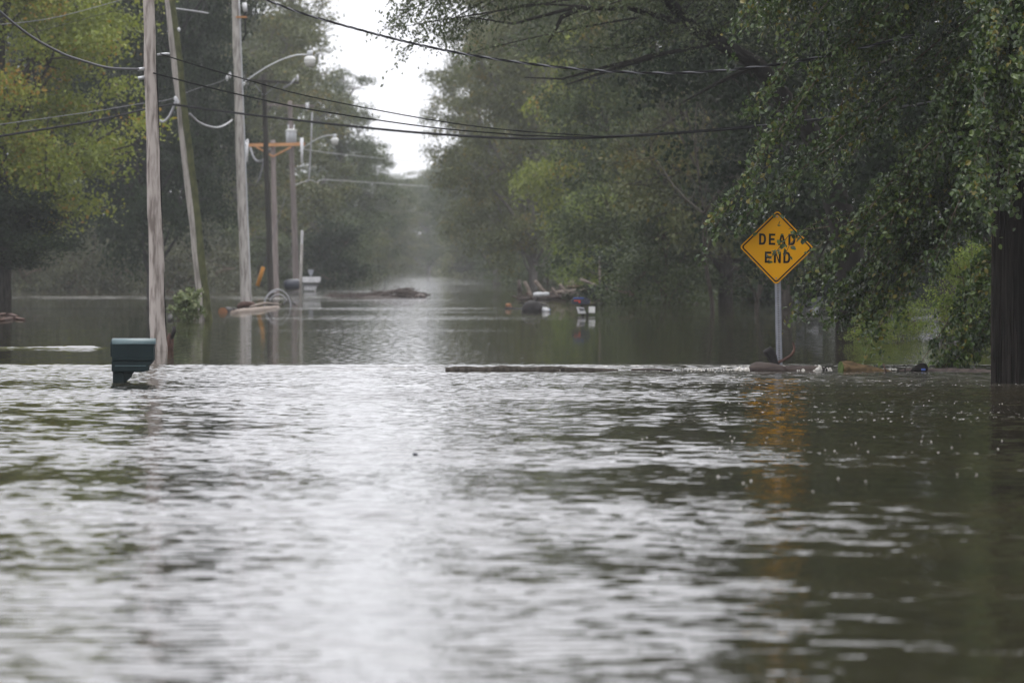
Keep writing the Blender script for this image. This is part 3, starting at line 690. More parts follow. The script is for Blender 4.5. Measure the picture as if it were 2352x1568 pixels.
# root pieces caught on it
t2 = thing('root_clump', 'brown forked roots caught against the thick pole behind the mailbox', 'driftwood', PW(372, 800))
c = PW(374, 802)
for dx, h, w in ((-.05, .30, .05), (.02, .34, .06), (.10, .28, .045), (.16, .33, .03)):
    MB().tube([c + Vector((dx, -.2, -.1)), c + Vector((dx + .01, -.2, h * .5)), c + Vector((dx + .03, -.18, h))], [w * 1.1, w, w * .5], 7, rough=.15, rr=R).build('root', M['rust'], t2, True)
MB().tube([c + Vector((.16, -.2, .18)), c + Vector((.21, -.2, .32)), c + Vector((.2, -.2, .4))], [.03, .045, .03], 7, rough=.2, rr=R).build('knot', M['drift_black'], t2, True)

# mossy leaning pole
Y2 = ydist(736); a2, b2 = pole_axis(472, 736, 384, -40, Y2)
t = thing('utility_pole', 'leaning wooden pole with a dark mossy right side by the leafy plant', 'pole', a2, GP)
shaft(t, a2, b2, .155, .115, M['pole_mid'])
rr = random.Random(4); mb = MB(); d = (b2 - a2).normalized()
mb.tube([a2 - d * .5 + Vector((.062, -.03, 0))] + [a2.lerp(b2, k / 20) + Vector((.058 + rr.uniform(-.018, .014), -.03, 0)) for k in range(21)], [.135] + [.135 - .00195 * k for k in range(21)], 10, rough=.06, rr=rr)
mb.build('moss_cover', M['moss'], t, True)
q = on(a2, b2, 736, -40, 236)
for dx, dz in ((-.1, 0), (-.07, -.06), (-.13, .03)): insulator(t, q + Vector((dx, -.14, dz)), .14, .05)
q2 = on(a2, b2, 736, -40, 74); insulator(t, q2 + Vector((.15, -.05, 0)), .12, .06)
MB().box(q2 + Vector((.02, -.02, .02)), (.34, .04, .03)).build('bracket', M['galv'], t)

# pale pole with the nearer street lamp
Y3 = ydist(707); a3, b3 = pole_axis(566, 707, 538, -60, Y3)
t = thing('utility_pole', 'pale straight wooden pole that carries the nearer street lamp', 'pole', a3, GP)
shaft(t, a3, b3, .19, .125, M['pole_grey'])
mb = MB(); mb.tube([on(a3, b3, 707, -60, y) + Vector((.135 + .00004 * y, -.09, 0)) for y in range(690, -40, -60)], .022, 6).build('conduit', M['alu'], t, True)
q = on(a3, b3, 707, -60, 18); MB().tube([q + Vector((.30, -.1, .16)), q + Vector((.34, -.1, -.14))], .075, 10).build('fuse_cutout', M['porcelain'], t, True)
MB().box(q + Vector((.2, -.1, -.32)), (.36, .07, .06)).build('bracket', M['cross_orange'], t)
MB().tube([q + Vector((.33, -.1, -.15)), q + Vector((.34, -.1, -.9)), q + Vector((.26, -.1, -1.1))], .028, 6).build('lead_wire', M['cable_black'], t, True)
q = on(a3, b3, 707, -60, 180); insulator(t, q + Vector((-.26, -.1, 0)), .2, .06); insulator(t, q + Vector((-.36, -.1, -.1)), .2, .05)
for dy in (0, .05): pass
def lamp(label, base, tip, head, sc, Y):
    """street lamp: bracket arm, ballast housing, reflector and lens"""
    t = thing('street_lamp', label, 'street lamp', base, 'street lamps on brackets over the flooded road')
    pts = []; n = 14
    for k in range(n + 1):
        u = k / n; z = base.z + (tip.z - base.z) * (1 - (1 - min(1, u * 1.12)) ** 1.55); pts.append((base.x + (tip.x - base.x) * u, base.y, z))
    MB().tube(pts, .032 * sc, 8).build('arm', M['alu'], t, True)
    h = head
    MB().tube([h + Vector((0, 0, z * sc)) for z in (.10, .12, .34, .36)], [.11 * sc, .14 * sc, .13 * sc, .07 * sc], 14).build('housing', M['alu'], t, True)
    MB().tube([h + Vector((0, 0, z * sc)) for z in (.36, .43, .45)], [.045 * sc, .04 * sc, .01 * sc], 10).build('photocell', M['sign_black'], t, True)
    MB().tube([h + Vector((0, 0, z * sc)) for z in (.11, .04, -.08, -.10)], [.13 * sc, .24 * sc, .275 * sc, .265 * sc], 18).build('reflector', M['white'], t, True)
    MB().tube([h + Vector((0, 0, z * sc)) for z in (-.105, -.2, -.36, -.38)], [.255 * sc, .245 * sc, .20 * sc, .17 * sc], 18).build('lens', M['lens'], t, True)
lamp('nearer street lamp on a curved arm from the pale pole', P(562, 188, Y3), P(706, 126, Y3), P(712, 134, Y3), .72, Y3)

# dark pole with crossarm
Y4 = 243.; a4, b4 = pole_axis(623, 684, 605, 170, Y4)
t = thing('utility_pole', 'slim black pole with a dark crossarm behind the pale lamp pole', 'pole', a4, GP)
shaft(t, a4, b4, .135, .10, M['pole_dark'])
l, r_ = P(558, 184, Y4 - .2), P(686, 191, Y4 - .2)
MB().tube([l, r_], .085, 4, phase=.785).build('crossarm', M['pole_dark'], t)
for s in (l, r_.lerp(l, .02)): insulator(t, s + Vector((0, 0, .06)), .3, .06)
q = on(a4, b4, 684, 170, 218)
MB().tube([q + Vector((.05, -.1, 0)), P(640, 191, Y4 - .3)], .022, 6).build('brace', M['galv'], t)
MB().tube([q + Vector((-.05, -.1, 0)), P(580, 187, Y4 - .3)], .022, 6).build('brace', M['galv'], t)
MB().tube([P(678, 180, Y4 - .3), P(668, 193, Y4 - .3), P(650, 203, Y4 - .3)], .04, 6).build('lead_wire', M['cable_pale'], t, True)

# pole with orange crossarm
Y5 = 282.; a5, b5 = pole_axis(634, 674, 627, 322, Y5)
t = thing('utility_pole', 'pole with a new orange crossarm and hanging fuse cutouts', 'pole', a5, GP)
shaft(t, a5, b5, .15, .12, M['pole_purple'])
l, r_ = P(564, 334, Y5 - .25), P(700, 331, Y5 - .25)
MB().tube([l, r_], .115, 4, phase=.785).build('crossarm', M['cross_orange'], t)
q = on(a5, b5, 674, 322, 360)
for s, x in ((-1, 589), (1, 669)): MB().tube([q + Vector((0, -.25, 0)), P(x, 338, Y5 - .35)], .045, 6).build('brace', M['cross_orange'], t)
for x, y0, y1 in ((567, 320, 372), (693, 317, 376)):
    MB().tube([P(x, y0, Y5 - .4), P(x + .5, (y0 + y1) / 2, Y5 - .4), P(x, y1, Y5 - .4)], [.09, .065, .05], 8).build('fuse_cutout', M['porcelain'], t, True)
q = on(a5, b5, 674, 322, 430)
# pole with transformer
Y6 = 335.; a6, b6 = pole_axis(681, 662, 666, 232, Y6)
t = thing('utility_pole', 'farthest pole with a grey drum transformer and a faded crossarm', 'pole', a6, GP)
shaft(t, a6, b6, .19, .13, M['pole_purple'])
l, r_ = P(606, 240, Y6 - .25), P(722, 244, Y6 - .25)
MB().tube([l, r_], .085, 4, phase=.785).build('crossarm', M['pole_purple'], t)
MB().tube([P(706, 236, Y6 - .4), P(706, 254, Y6 - .4)], .09, 8).build('fuse_cutout', M['porcelain'], t, True)
c = P(669, 315, Y6 - .6)
tr = MB().tube([c + Vector((0, 0, z)) for z in (-.42, -.38, .32, .36)], [.27, .31, .31, .29], 16).build('transformer', M['alu'], t, True)
MB().tube([c + Vector((0, 0, z)) for z in (.365, .43, .47)], [.35, .33, .12], 16).build('lid', M['white'], tr, True)
for dx in (-.16, .16): MB().tube([c + Vector((dx, 0, .44)), c + Vector((dx * 1.1, 0, .74))], [.05, .03], 8).build('bushing', M['porcelain'], tr, True)
MB().tube([P(717, 258, Y6 - .4), P(715, 320, Y6 - .4), P(710, 410, Y6 - .4), P(706, 418, Y6 - .4)], .045, 6).build('lead_wire', M['cable_pale'], t, True)
lamp('farther street lamp on a curved arm beyond the orange crossarm', P(686, 348, Y6), P(764, 311, Y6), P(769, 320, Y6), .85, Y6)

# ------------------------------------------------------------------ cables
GW = 'overhead cables strung between the poles'
def spline(pts, n=40):
    p = np.array([np.array(q) for q in pts]); m = len(p); t = np.arange(m); out = []
    for u in np.linspace(0, m - 1, n):
        i = min(int(u), m - 2); f = u - i
        p0, p1, p2, p3 = p[max(i - 1, 0)], p[i], p[i + 1], p[min(i + 2, m - 1)]
        out.append(.5 * (2 * p1 + (p2 - p0) * f + (2 * p0 - 5 * p1 + 4 * p2 - p3) * f ** 2 + (3 * p1 - p0 - 3 * p2 + p3) * f ** 3))
    return out
def cable(label, pts, r, m, name='cable', n=40):
    o = MB().tube(spline([P(*q) for q in pts], n), r, 6).build(name, M[m], None, True)
    return tag(o, label, 'cable', GW)
cable('thick black cable sagging across the whole road to the right', ((395, 240, Y2 - .2), (560, 262, 143), (760, 285, 136), (950, 304, 128), (1150, 317, 121), (1300, 318, 116), (1500, 309, 110), (1740, 290, 103), (2000, 258, 97), (2320, 205, 90)), .03, 'cable_black', n=60)
cable('thick black cable running from the left edge to the mossy pole', ((-60, 322, 119), (0, 313, 121), (220, 277, 132), (330, 252, 141), (395, 240, Y2 - .2)), .028, 'cable_black')
cable('pale messenger wire above the black cable at the left edge', ((-60, 292, 117), (0, 286, 119), (210, 257, 131), (305, 241, 139), (372, 232, 145), (398, 226, Y2 - .2)), .009, 'cable_grey')
cable('upper thin telephone wire crossing the sky gap', ((368, 124, 96.6), (440, 147, 97), (565, 183, 98), (716, 223, 99.5), (976, 273, 101), (1150, 297, 102), (1327, 310, 102.5), (1440, 312, 103), (1740, 288, 103)), .011, 'cable_black', n=60)
cable('lower thin telephone wire crossing the sky gap', ((352, 168, 96.6), (459, 196, 97), (574, 223, 98), (720, 253, 99.5), (976, 291, 101), (1150, 307, 102), (1228, 312, 102.5), (1440, 314, 103), (1740, 291, 102.8)), .013, 'cable_black', n=60)
cable('heavy sagging service cable from the left edge to the thick pole', ((-50, -30, 88), (0, 27, 90), (70, 83, 92), (140, 122, 93.5), (190, 140, 94.5), (250, 156, 95.6), (318, 159, 96.4)), .021, 'cable_grey', n=50)
cable('slack pale cable looping between the mossy pole and the pale lamp pole', ((436, 262, 150), (460, 283, 158), (493, 293, 168), (515, 288, 180), (533, 276, Y3)), .03, 'cable_pale')
cable('pale jumper loop hanging from insulators on the mossy pole', ((404, 232, Y2 - .3), (397, 250, Y2 - .3), (388, 268, Y2 - .3), (375, 280, Y2 - .3), (366, 276, Y2 - .3)), .032, 'cable_pale')
cable('short pale cable stub near the top of the mossy pole', ((402, 20, Y2 + 3), (440, 25, Y2 + 4), (478, 31, Y2 + 5)), .022, 'cable_pale')
cable('thin wire high in front of the dark left tree', ((-40, 60, 130), (90, 47, 140), (190, 25, 150), (320, -12, 160)), .009, 'cable_grey')
cable('faint second wire high in front of the dark left tree', ((60, 80, 140), (190, 45, 150), (330, 8, 165)), .008, 'cable_black')
cable('slack grey loop beneath the orange crossarm', ((575, 340, 278), (583, 362, 276), (593, 371, 275), (606, 366, 273), (620, 343, 272)), .05, 'cable_grey')
cable('grey loop hanging low behind the black pole', ((606, 366, 262), (601, 390, 262), (596, 410, 262), (590, 420, 262)), .04, 'cable_grey')
cable('upper pale distant wire fading into the mist', ((690, 342, Y6), (760, 352, 370), (860, 362, 420), (985, 374, 520)), .022, 'cable_pale')
cable('lower pale distant wire fading into the mist', ((676, 425, Y6), (700, 417, 340), (715, 414, 345), (730, 419, 350), (748, 413, 360), (860, 420, 420), (985, 428, 520)), .025, 'cable_pale')
cable('thin strand running from the lamp pole back to the mossy pole', ((532, 176, Y3), (500, 190, 175), (455, 203, 160), (420, 216, Y2)), .007, 'cable_grey')
# twisted service cable in focus
def twisted():
    path = spline([P(*q) for q in ((470, -45, 96), (560, -15, 94.5), (610, 0, 94), (700, 33, 92.5), (860, 78, 90.5), (980, 107, 89), (1100, 130, 87.8), (1250, 151, 86.5), (1400, 164, 85.4), (1560, 168, 84.4), (1730, 155, 83.4), (1900, 128, 82.6), (2100, 80, 81.6))], 420)
    t = thing('twisted_cable', 'twisted triple cable sagging from top left into the near leafy tree', 'cable', path[210], GW)
    for k, m in enumerate(('cable_grey', 'cable_black', 'cable_black')):
        pts = []
        for i, q in enumerate(path):
            an = i * .42 + k * 2.094; pts.append(Vector(q) + Vector((0, math.cos(an), math.sin(an))) * .011)
        MB().tube(pts, .0105, 5).build('strand', M[m], t, True)
twisted()

# ------------------------------------------------------------------ dead end sign
def sign():
    Y = ydist(850, 0.0); base = P(1790, 851, Y); top = P(1785, 640, Y)
    t = thing('dead_end_sign', 'yellow diamond road sign reading DEAD END on a steel post', 'sign', base)
    c = P(1784, 568.5, Y - .035); rot = Matrix.Rotation(math.radians(-1.2), 3, 'Y')
    rot = Matrix.Rotation(math.radians(1.0), 3, 'Y')
    def diamond(half, rad, n=6):
        # square of side half*sqrt2 turned on its corner, rounded corners
        s = half / math.sqrt(2); pts = []
        for cx, cz, a0 in ((1, 1, 0), (-1, 1, 90), (-1, -1, 180), (1, -1, 270)):
            for k in range(n + 1):
                a = math.radians(a0 + 90 * k / n); x, z = cx * (s - rad) + rad * math.cos(a), cz * (s - rad) + rad * math.sin(a)
                pts.append(((x - z) / math.sqrt(2), (x + z) / math.sqrt(2)))
        return pts
    MB().prism(diamond(.535, .045), -.002, .002, c, rot).build('panel', M['sign_yellow'], t)
    o, i = diamond(.510, .038), diamond(.482, .028); n = len(o); mb = MB(); vs = []
    for y in (-.0028, -.0055):
        for prof in (o, i): vs += [rot @ Vector((x, y, z)) + c for x, z in prof]
    fs = []
    for k in range(n):
        k2 = (k + 1) % n
        fs += [(2 * n + k, 2 * n + k2, 3 * n + k2, 3 * n + k), (k, n + k, n + k2, k2), (k, k2, 2 * n + k2, 2 * n + k), (n + k, 3 * n + k, 3 * n + k2, n + k2)]
    mb.add(vs, fs).build('border', M['sign_black'], t)
    Wd, Hh, s = .100, .162, .030
    def bar(mb, x0, z0, x1, z1, w=s):
        d = Vector((x1 - x0, 0, z1 - z0)); L = d.length; d.normalize(); nrm = Vector((-d.z, 0, d.x)) * w / 2
        a, b = Vector((x0, 0, z0)), Vector((x1, 0, z1))
        pr = [a + nrm, a - nrm, b - nrm, b + nrm]
        return [(v.x, v.z) for v in pr]
    def letter(ch, x, z):
        polys = []; w, h = Wd, Hh
        if ch == 'E':
            polys = [[(0, 0), (s, 0), (s, h), (0, h)]] + [[(s, q), (w * k, q), (w * k, q + s), (s, q + s)] for q, k in ((0, .92), (h / 2 - s / 2, .82), (h - s, .92))]
        elif ch == 'N':
            polys = [[(0, 0), (s, 0), (s, h), (0, h)], [(w - s, 0), (w, 0), (w, h), (w - s, h)], [(s, h), (s, h - 1.5 * s), (w - s, 0), (w - s, 1.5 * s)]]
        elif ch == 'A':
            w2 = w * 1.12; m_ = w2 / 2
            polys = [[(0, 0), (s * 1.05, 0), (m_, h - 1.4 * s), (m_, h), (m_ - s * .55, h)], [(w2, 0), (m_ + s * .55, h), (m_, h), (m_, h - 1.4 * s), (w2 - s * 1.05, 0)], [(m_ - w2 * .27, .036), (m_ + w2 * .27, .036), (m_ + w2 * .2, .036 + s), (m_ - w2 * .2, .036 + s)]]
        elif ch == 'D':
            polys = [[(0, 0), (s, 0), (s, h), (0, h)]]
            ro, ri = w - .03, w - .03 - s
            def arc(off):
                pts = [(s, off)]
                rx, rz = (w - .045) - off, h / 2 - off
                for k in range(13):
                    a = -math.pi / 2 + math.pi * k / 12
                    ca, sa = math.cos(a), math.sin(a)
                    pts.append((.045 + rx * abs(ca) ** .75, h / 2 + rz * (1 if sa > 0 else -1) * abs(sa) ** .9))
                pts.append((s, h - off)); return pts
            A, B = arc(0), arc(s)
            polys += [[A[k], A[k + 1], B[k + 1], B[k]] for k in range(len(A) - 1)]
        mb = MB()
        for pl in polys: mb.prism([(x + u, z + v) for u, v in pl], -.0055, -.0028, c, rot)
        mb.build('letter', M['sign_black'], t)
    for ch, x in zip('DEAD', (-.255, -.115, .018, .165)): letter(ch, x, .036)
    for ch, x in zip('END', (-.168, -.038, .098)): letter(ch, x, -.222)
    for z in (.44, -.44):
        q = c + rot @ Vector((0, 0, z)); MB().tube([q + Vector((0, -.003, 0)), q + Vector((0, -.012, 0)), q + Vector((0, -.015, 0))], [.013, .012, .006], 10).build('bolt', M['galv'], t, True)
    # perforated channel post
    axis = (top - base); L = axis.length; d = axis.normalized(); lo = base - d * .7; hi = c + Vector((0, .03, .42)); d = (hi - lo).normalized(); L = (hi - lo).length
    sx = Vector((d.z, 0, -d.x)); q = d.to_track_quat('Z', 'Y'); rm = q.to_matrix(); mb = MB()
    rm = Matrix((sx, Vector((0, 1, 0)), d)).transposed()
    for x in (-.019, .019): mb.box(lo.lerp(hi, .5) + sx * x, (.012, .004, L), rm)
    for x in (-.027, .027): mb.box(lo.lerp(hi, .5) + sx * x + Vector((0, .014, 0)), (.004, .028, L), rm)
    for x in (-.037, .037): mb.box(lo.lerp(hi, .5) + sx * x + Vector((0, .027, 0)), (.016, .004, L), rm)
    k = 0
    while k * .0254 < L:
        mb.box(lo + d * k * .0254, (.026, .003, .014), rm); k += 1
    mb.build('post', M['galv'], t)
sign()

# ------------------------------------------------------------------ green mailbox
def mailbox():
    Y = ydist(877, 0.0); c = P(306, 877, Y); k = Y / F                     # metres per photo unit there
    t = thing('mailbox', 'dark green plastic mailbox standing in the near flood water', 'mailbox', c)
    x = lambda px: (px - 306) * k
    z = lambda py: (877 - py) * k
    def box_prof(w, h, r=.07, n=8):
        pts = [(-w / 2, 0), (w / 2, 0)]
        for cx, a0 in ((1, 0), (-1, 90)):
            for i in range(n + 1):
                a = math.radians(a0 + 90 * i / n); pts.append((cx * (w / 2 - r) + r * math.cos(a), h - r + r * math.sin(a)))
        return pts
    def extr(prof, x0, x1, z0):
        mb = MB(); n = len(prof); vs = [(c.x + xx, c.y + a, c.z + z0 + b) for xx in (x0, x1) for a, b in prof]
        return mb.add(vs, [(i, (i + 1) % n, n + (i + 1) % n, n + i) for i in range(n)] + [tuple(range(n)), tuple(range(2 * n - 1, n - 1, -1))])
    H = z(778) - z(822); h2 = z(791) - z(822)
    extr([(-.15, 0), (.15, 0), (.15, h2), (-.15, h2)], x(259.5), x(355), z(822)).build('body', M['mail_green'], t, bevel=.004)
    # rounded lid, its top highlight put into the colour as a lighter green
    lid = [(-.155, 0)] + [(-.155 * math.cos(math.pi * i / 12), .012 + (H - h2 - .006) * math.sin(math.pi * i / 12) ** .75) for i in range(13)] + [(.155, 0)]
    extr(lid, x(259), x(357), z(791) + .002).build('lid', M['mail_lid'], t, True)
    extr(box_prof(.27, H - .025), x(255.5), x(259.2), z(819)).build('door', M['mail_green'], t, bevel=.003)
    MB().tube([(c.x + x(255), c.y - .05, c.z + z(790)), (c.x + x(255), c.y + .05, c.z + z(790))], .014, 8).build('door_handle', M['mail_lid'], t, True)
    MB().box((c.x + x(307), c.y, c.z + z(824.5)), (x(354) - x(258), .33, z(822) - z(827))).build('ledge', M['mail_green'], t, bevel=.006)
    def slab(pts, w, name, m='mail_green', bev=.004):
        MB().prism([(x(a), z(b)) for a, b in pts], -w / 2, w / 2, c).build(name, M[m], t, bevel=bev)
    slab(((258, 827.4), (353, 827.4), (350, 833), (343, 839), (341, 851), (338, 851.5), (258, 851.5)), .29, 'paper_tray')
    slab(((266, 838.5), (337, 838.5), (337, 840.2), (266, 840.2)), .304, 'tray_rib', 'mail_lid', .001)
    slab(((259, 851.8), (334, 851.8), (330, 854), (259, 854)), .26, 'tray_foot')
    MB().box((c.x + x(273), c.y, (c.z + z(854) - .9) / 2), (x(286) - x(259.5), .15, z(854) + .9)).build('post', M['mail_green'], t, bevel=.01)
    for xx in (264, 273, 282): MB().box((c.x + x(xx), c.y - .077, c.z + z(868) - .1), (.018, .008, z(855) - z(868) + .3)).build('post_rib', M['mail_green'], t)
    slab(((286, 854.3), (308, 854.3), (304, 859), (302, 866), (297, 870), (286, 880)), .08, 'bracket')
mailbox()

# ------------------------------------------------------------------ weathered post at the right edge
def weathered_post():
    Y = ydist(880, 0.0); c = P(2337, 880, Y); r = random.Random(3); rad = .325
    t = thing('weathered_post', 'massive black weathered timber post at the right edge of the photo', 'post', c)
    n = 44; pts = [c + Vector((.02 * math.sin(k), 0, -.8 + k * .45)) for k in range(20)]
    core = MB(); rr_ = [1 + r.uniform(-.05, .05) for _ in range(n)]; vs, fs = [], []
    for k, p in enumerate(pts):
        for i in range(n):
            a = 2 * math.pi * i / n; q = rad * rr_[i] * (1 - .01 * k) * (1 + r.uniform(-.01, .01)) * (1.04 if k < 3 else 1); vs.append(p + Vector((math.cos(a) * q, math.sin(a) * q, 0)))
    for k in range(19):
        for i in range(n): fs.append((k * n + i, k * n + (i + 1) % n, (k + 1) * n + (i + 1) % n, (k + 1) * n + i))
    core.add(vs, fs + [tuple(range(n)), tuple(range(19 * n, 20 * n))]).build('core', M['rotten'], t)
    for k in range(46):
        a = math.pi + (math.pi + .35) * k / 45 - .2 + r.uniform(-.03, .03); z0 = r.choice((-.3, -.3, r.uniform(-.3, 2.4))); L = r.uniform(.5, 2.6) if z0 > -.3 else r.uniform(.5, 4.5)
        w, th = r.uniform(.02, .055), r.uniform(.012, .03); out = Vector((math.cos(a), math.sin(a), 0)); side = Vector((-out.y, out.x, 0))
        mb = MB(); m = 6; vs = []
        for i in range(m):
            u = i / (m - 1); taper = min(1, (1 - u) * 4 + .12) * min(1, u * 5 + .3); o = c + out * (rad * (1 - .012 * (z0 + L * u)) + r.uniform(-.004, .006)) + Vector((0, 0, z0 + L * u)) + side * r.uniform(-.008, .008)
            for s, e in ((-1, -.01), (1, -.01), (.7, 1), (-.7, 1)): vs.append(o + side * s * w / 2 * taper + out * th * e)
        fs = [(i * 4 + q, i * 4 + (q + 1) % 4, i * 4 + 4 + (q + 1) % 4, i * 4 + 4 + q) for i in range(m - 1) for q in range(4)] + [(3, 2, 1, 0), (m * 4 - 4, m * 4 - 3, m * 4 - 2, m * 4 - 1)]
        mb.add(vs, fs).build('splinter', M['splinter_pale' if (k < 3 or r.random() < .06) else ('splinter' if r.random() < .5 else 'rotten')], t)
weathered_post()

# ------------------------------------------------------------------ driftwood and flotsam at the road edge
GD = 'driftwood lodged along the submerged road edge'
def log(name, label, pts, rad, m, group=GD, n=10, end=None, rough=.1, cat='driftwood', seed=1, flat=1.0):
    r = random.Random(seed)
    if end is None:
        o = MB().tube(pts, rad, n, rough=rough, rr=r, flat=flat).build(name, M[m], None, True); return tag(o, label, cat, group)
    t = thing(name, label, cat, pts[0], group)
    MB().tube(pts, rad, n, rough=rough, rr=r, flat=flat).build('trunk_piece', M[m], t, True)
    d = (Vector(pts[0]) - Vector(pts[1])).normalized()
    MB().tube([Vector(pts[0]) - d * .01, Vector(pts[0]) + d * .008], rad[0] * .98, 12, rough=.06, rr=r, flat=flat).build('cut_end', M[end], t)
    return t
YE = ydist(853, 0.0)
def E(px, py, dy=0.0): return P(px, py, YE + dy)
def subdiv(pts, n): return [Vector(q) for q in spline(pts, n)]
log('log', 'long dark waterlogged log lying along the road edge in mid stream', subdiv([E(1023, 855), E(1120, 854.5), E(1220, 854), E(1330, 853.5), E(1412, 856)], 16), [.065, .08, .085, .08, .08, .09, .08, .075, .072, .078, .075, .065, .062, .055, .04, .015], 'bark', rough=.14)
log('branch', 'thin stick resting on top of the long dark log', subdiv([E(1305, 849, .15), E(1350, 847, .15), E(1420, 850, .15)], 7), [.012, .02, .024, .02, .016, .014, .008], 'driftwood')
log('branch', 'short dark stick on the foam right of the long log', subdiv([E(1450, 849, .1), E(1500, 848, .1), E(1545, 850, .1)], 6), .014, 'driftwood')
log('log', 'brown log end bedded in foam left of the sign post', subdiv([E(1722, 849, -.1), E(1745, 844, -.1), E(1775, 846, -.1), E(1806, 850, -.1)], 9), [.045, .075, .085, .085, .08, .075, .07, .06, .03], 'driftwood', rough=.12)
log('log', 'grey half sunken log right of the sign post', subdiv([E(1795, 848, .1), E(1840, 848, .1), E(1895, 847, .1)], 8), [.045, .05, .055, .055, .055, .05, .045, .02], 'driftwood', rough=.12)
t = thing('branch', 'black broken stub sticking up just left of the sign post', 'driftwood', E(1778, 840, .25), GD)
MB().tube(subdiv([E(1783, 852, .25), E(1781, 838, .25), E(1773, 820, .25), E(1761, 801, .25)], 9), [.06, .065, .06, .06, .06, .066, .07, .075, .06], 8, rough=.14, rr=R).build('stub', M['drift_black'], t, True)
MB().tube(subdiv([E(1780, 835, .25), E(1773, 829, .25), E(1768, 829, .25)], 4), [.035, .03, .025, .01], 6).build('knot', M['drift_black'], t, True)
log('branch', 'thin curved twig rising right of the sign post', subdiv([E(1783, 834, .25), E(1800, 826, .25), E(1816, 816, .25), E(1824, 803, .25), E(1823, 792, .25), E(1820, 785, .25)], 14), [.02] * 5 + [.018] * 4 + [.02, .018, .015, .012, .006], 'rust', rough=.1)
log('log', 'brown bark log with a mossy green cut end under the boughs', subdiv([E(1931, 846, -.3), E(1955, 847, -.25), E(1985, 850, -.2), E(2015, 853, -.1), E(2052, 857, 0)], 10), [.105, .11, .11, .10, .09, .08, .065, .055, .045, .02], 'drift_brown', end='green_end', rough=.08)
log('log', 'flat dark slab floating beneath the bark log', subdiv([E(1905, 857, -.3), E(1970, 857, -.3), E(2060, 857, -.3)], 8), [.012, .03, .035, .035, .03, .03, .025, .01], 'drift_black', flat=.6)
log('log', 'long low brown log reaching to the weathered post', subdiv([E(2060, 853, .1), E(2150, 853, .1), E(2230, 856, -.2), E(2285, 858, -.4)], 12), [.02, .04, .045, .05, .05, .055, .055, .055, .06, .06, .055, .05], 'driftwood', rough=.14)
log('branch', 'small upright twig on the bark log', [E(2036, 856, -.2), E(2032, 845, -.2), E(2029, 834, -.2)], [.012, .01, .006], 'rust')
for i, (x, h) in enumerate(((1890, 8), (1899, 9), (2062, 7), (2079, 10), (1620, 6), (1661, 7))):
    log('branch', ('tiny twig poking from foam beside the grey sunken log', 'tiny forked twig at the right end of the grey sunken log', 'tiny twig beyond the bark log', 'slanting tiny twig left of the black bag', 'tiny twig on the foam line left of the sign', 'second tiny twig on the foam line nearer the sign')[i],
        [E(x, 853, .05), E(x + R.uniform(-4, 4), 853 - h * .6, .05), E(x + R.uniform(-7, 7), 852 - h, .05)], [.012, .01, .005], 'drift_black')
t = thing('plastic_bag', 'black plastic bag with a blue patch lodged by the fronds', 'bag', E(2112, 852, -.1))
MB().tube(subdiv([E(2092, 854, -.1), E(2103, 849, -.1), E(2113, 845, -.1), E(2123, 845, -.1), E(2130, 851, -.1)], 10), [.02, .035, .045, .055, .06, .065, .065, .06, .045, .02], 10, rough=.1, rr=R).build('sack', M['sign_black'], t, True)
MB().box(E(2121, 848.5, -.19), (.06, .03, .03)).build('patch', M['blue'], t, bevel=.006)
# foam heaps along the edge
fr = np.random.default_rng(9); mb = MB()
def foamball(mb, c, r):
    t_ = (1 + 5 ** .5) / 2; v = [(-1, t_, 0), (1, t_, 0), (-1, -t_, 0), (1, -t_, 0), (0, -1, t_), (0, 1, t_), (0, -1, -t_), (0, 1, -t_), (t_, 0, -1), (t_, 0, 1), (-t_, 0, -1), (-t_, 0, 1)]
    f = [(0, 11, 5), (0, 5, 1), (0, 1, 7), (0, 7, 10), (0, 10, 11), (1, 5, 9), (5, 11, 4), (11, 10, 2), (10, 7, 6), (7, 1, 8), (3, 9, 4), (3, 4, 2), (3, 2, 6), (3, 6, 8), (3, 8, 9), (4, 9, 5), (2, 4, 11), (6, 2, 10), (8, 6, 7), (9, 8, 1)]
    mb.add([Vector(c) + Vector(q) * r / 1.9 * fr.uniform(.75, 1.25) for q in v], f)
for x0, x1, n, s, z in ((1690, 1735, 34, .035, .03), (1800, 1910, 90, .026, .035), (1735, 1800, 30, .018, .02), (1868, 1892, 16, .045, .06), (1925, 2060, 26, .02, .03), (1560, 1700, 46, .018, .03), (1000, 1560, 60, .013, .025), (2180, 2270, 14, .016, .03)):
    for k in range(n):
        p = E(fr.uniform(x0, x1), 853, fr.uniform(-.1, .9)); p.z = z * fr.uniform(.1, .9); foamball(mb, p, s * fr.uniform(.35, 1.0))
tag(mb.build('foam', M['foam'], None, True), 'off-white foam lumps heaped along the submerged road edge', 'foam', kind='stuff')
# small dark float
q = PW(952, 1043, .01); mb = MB(); foamball(mb, q, .015); foamball(mb, q + Vector((.018, 0, -.003)), .011); tag(mb.build('floating_debris', M['navy'], None, True), 'small dark lump floating alone on the bright near water', 'debris')
# bubbles drifting in the right hand current
mb = MB()
for k in range(80):
    y = fr.choice((fr.normal(1033, 4), fr.normal(1003, 4), fr.normal(925, 3), fr.normal(1120, 30), fr.uniform(900, 1060))); x = fr.uniform(1640, 2340) if fr.random() < .85 else fr.uniform(1400, 1700)
    p = PW(x, y, .012); p.z = fr.uniform(.0, .008); foamball(mb, p, fr.uniform(.003, .008))
tag(mb.build('foam', M['foam'], None, True), 'small white bubbles scattered on the dark right hand water', 'foam', kind='stuff')

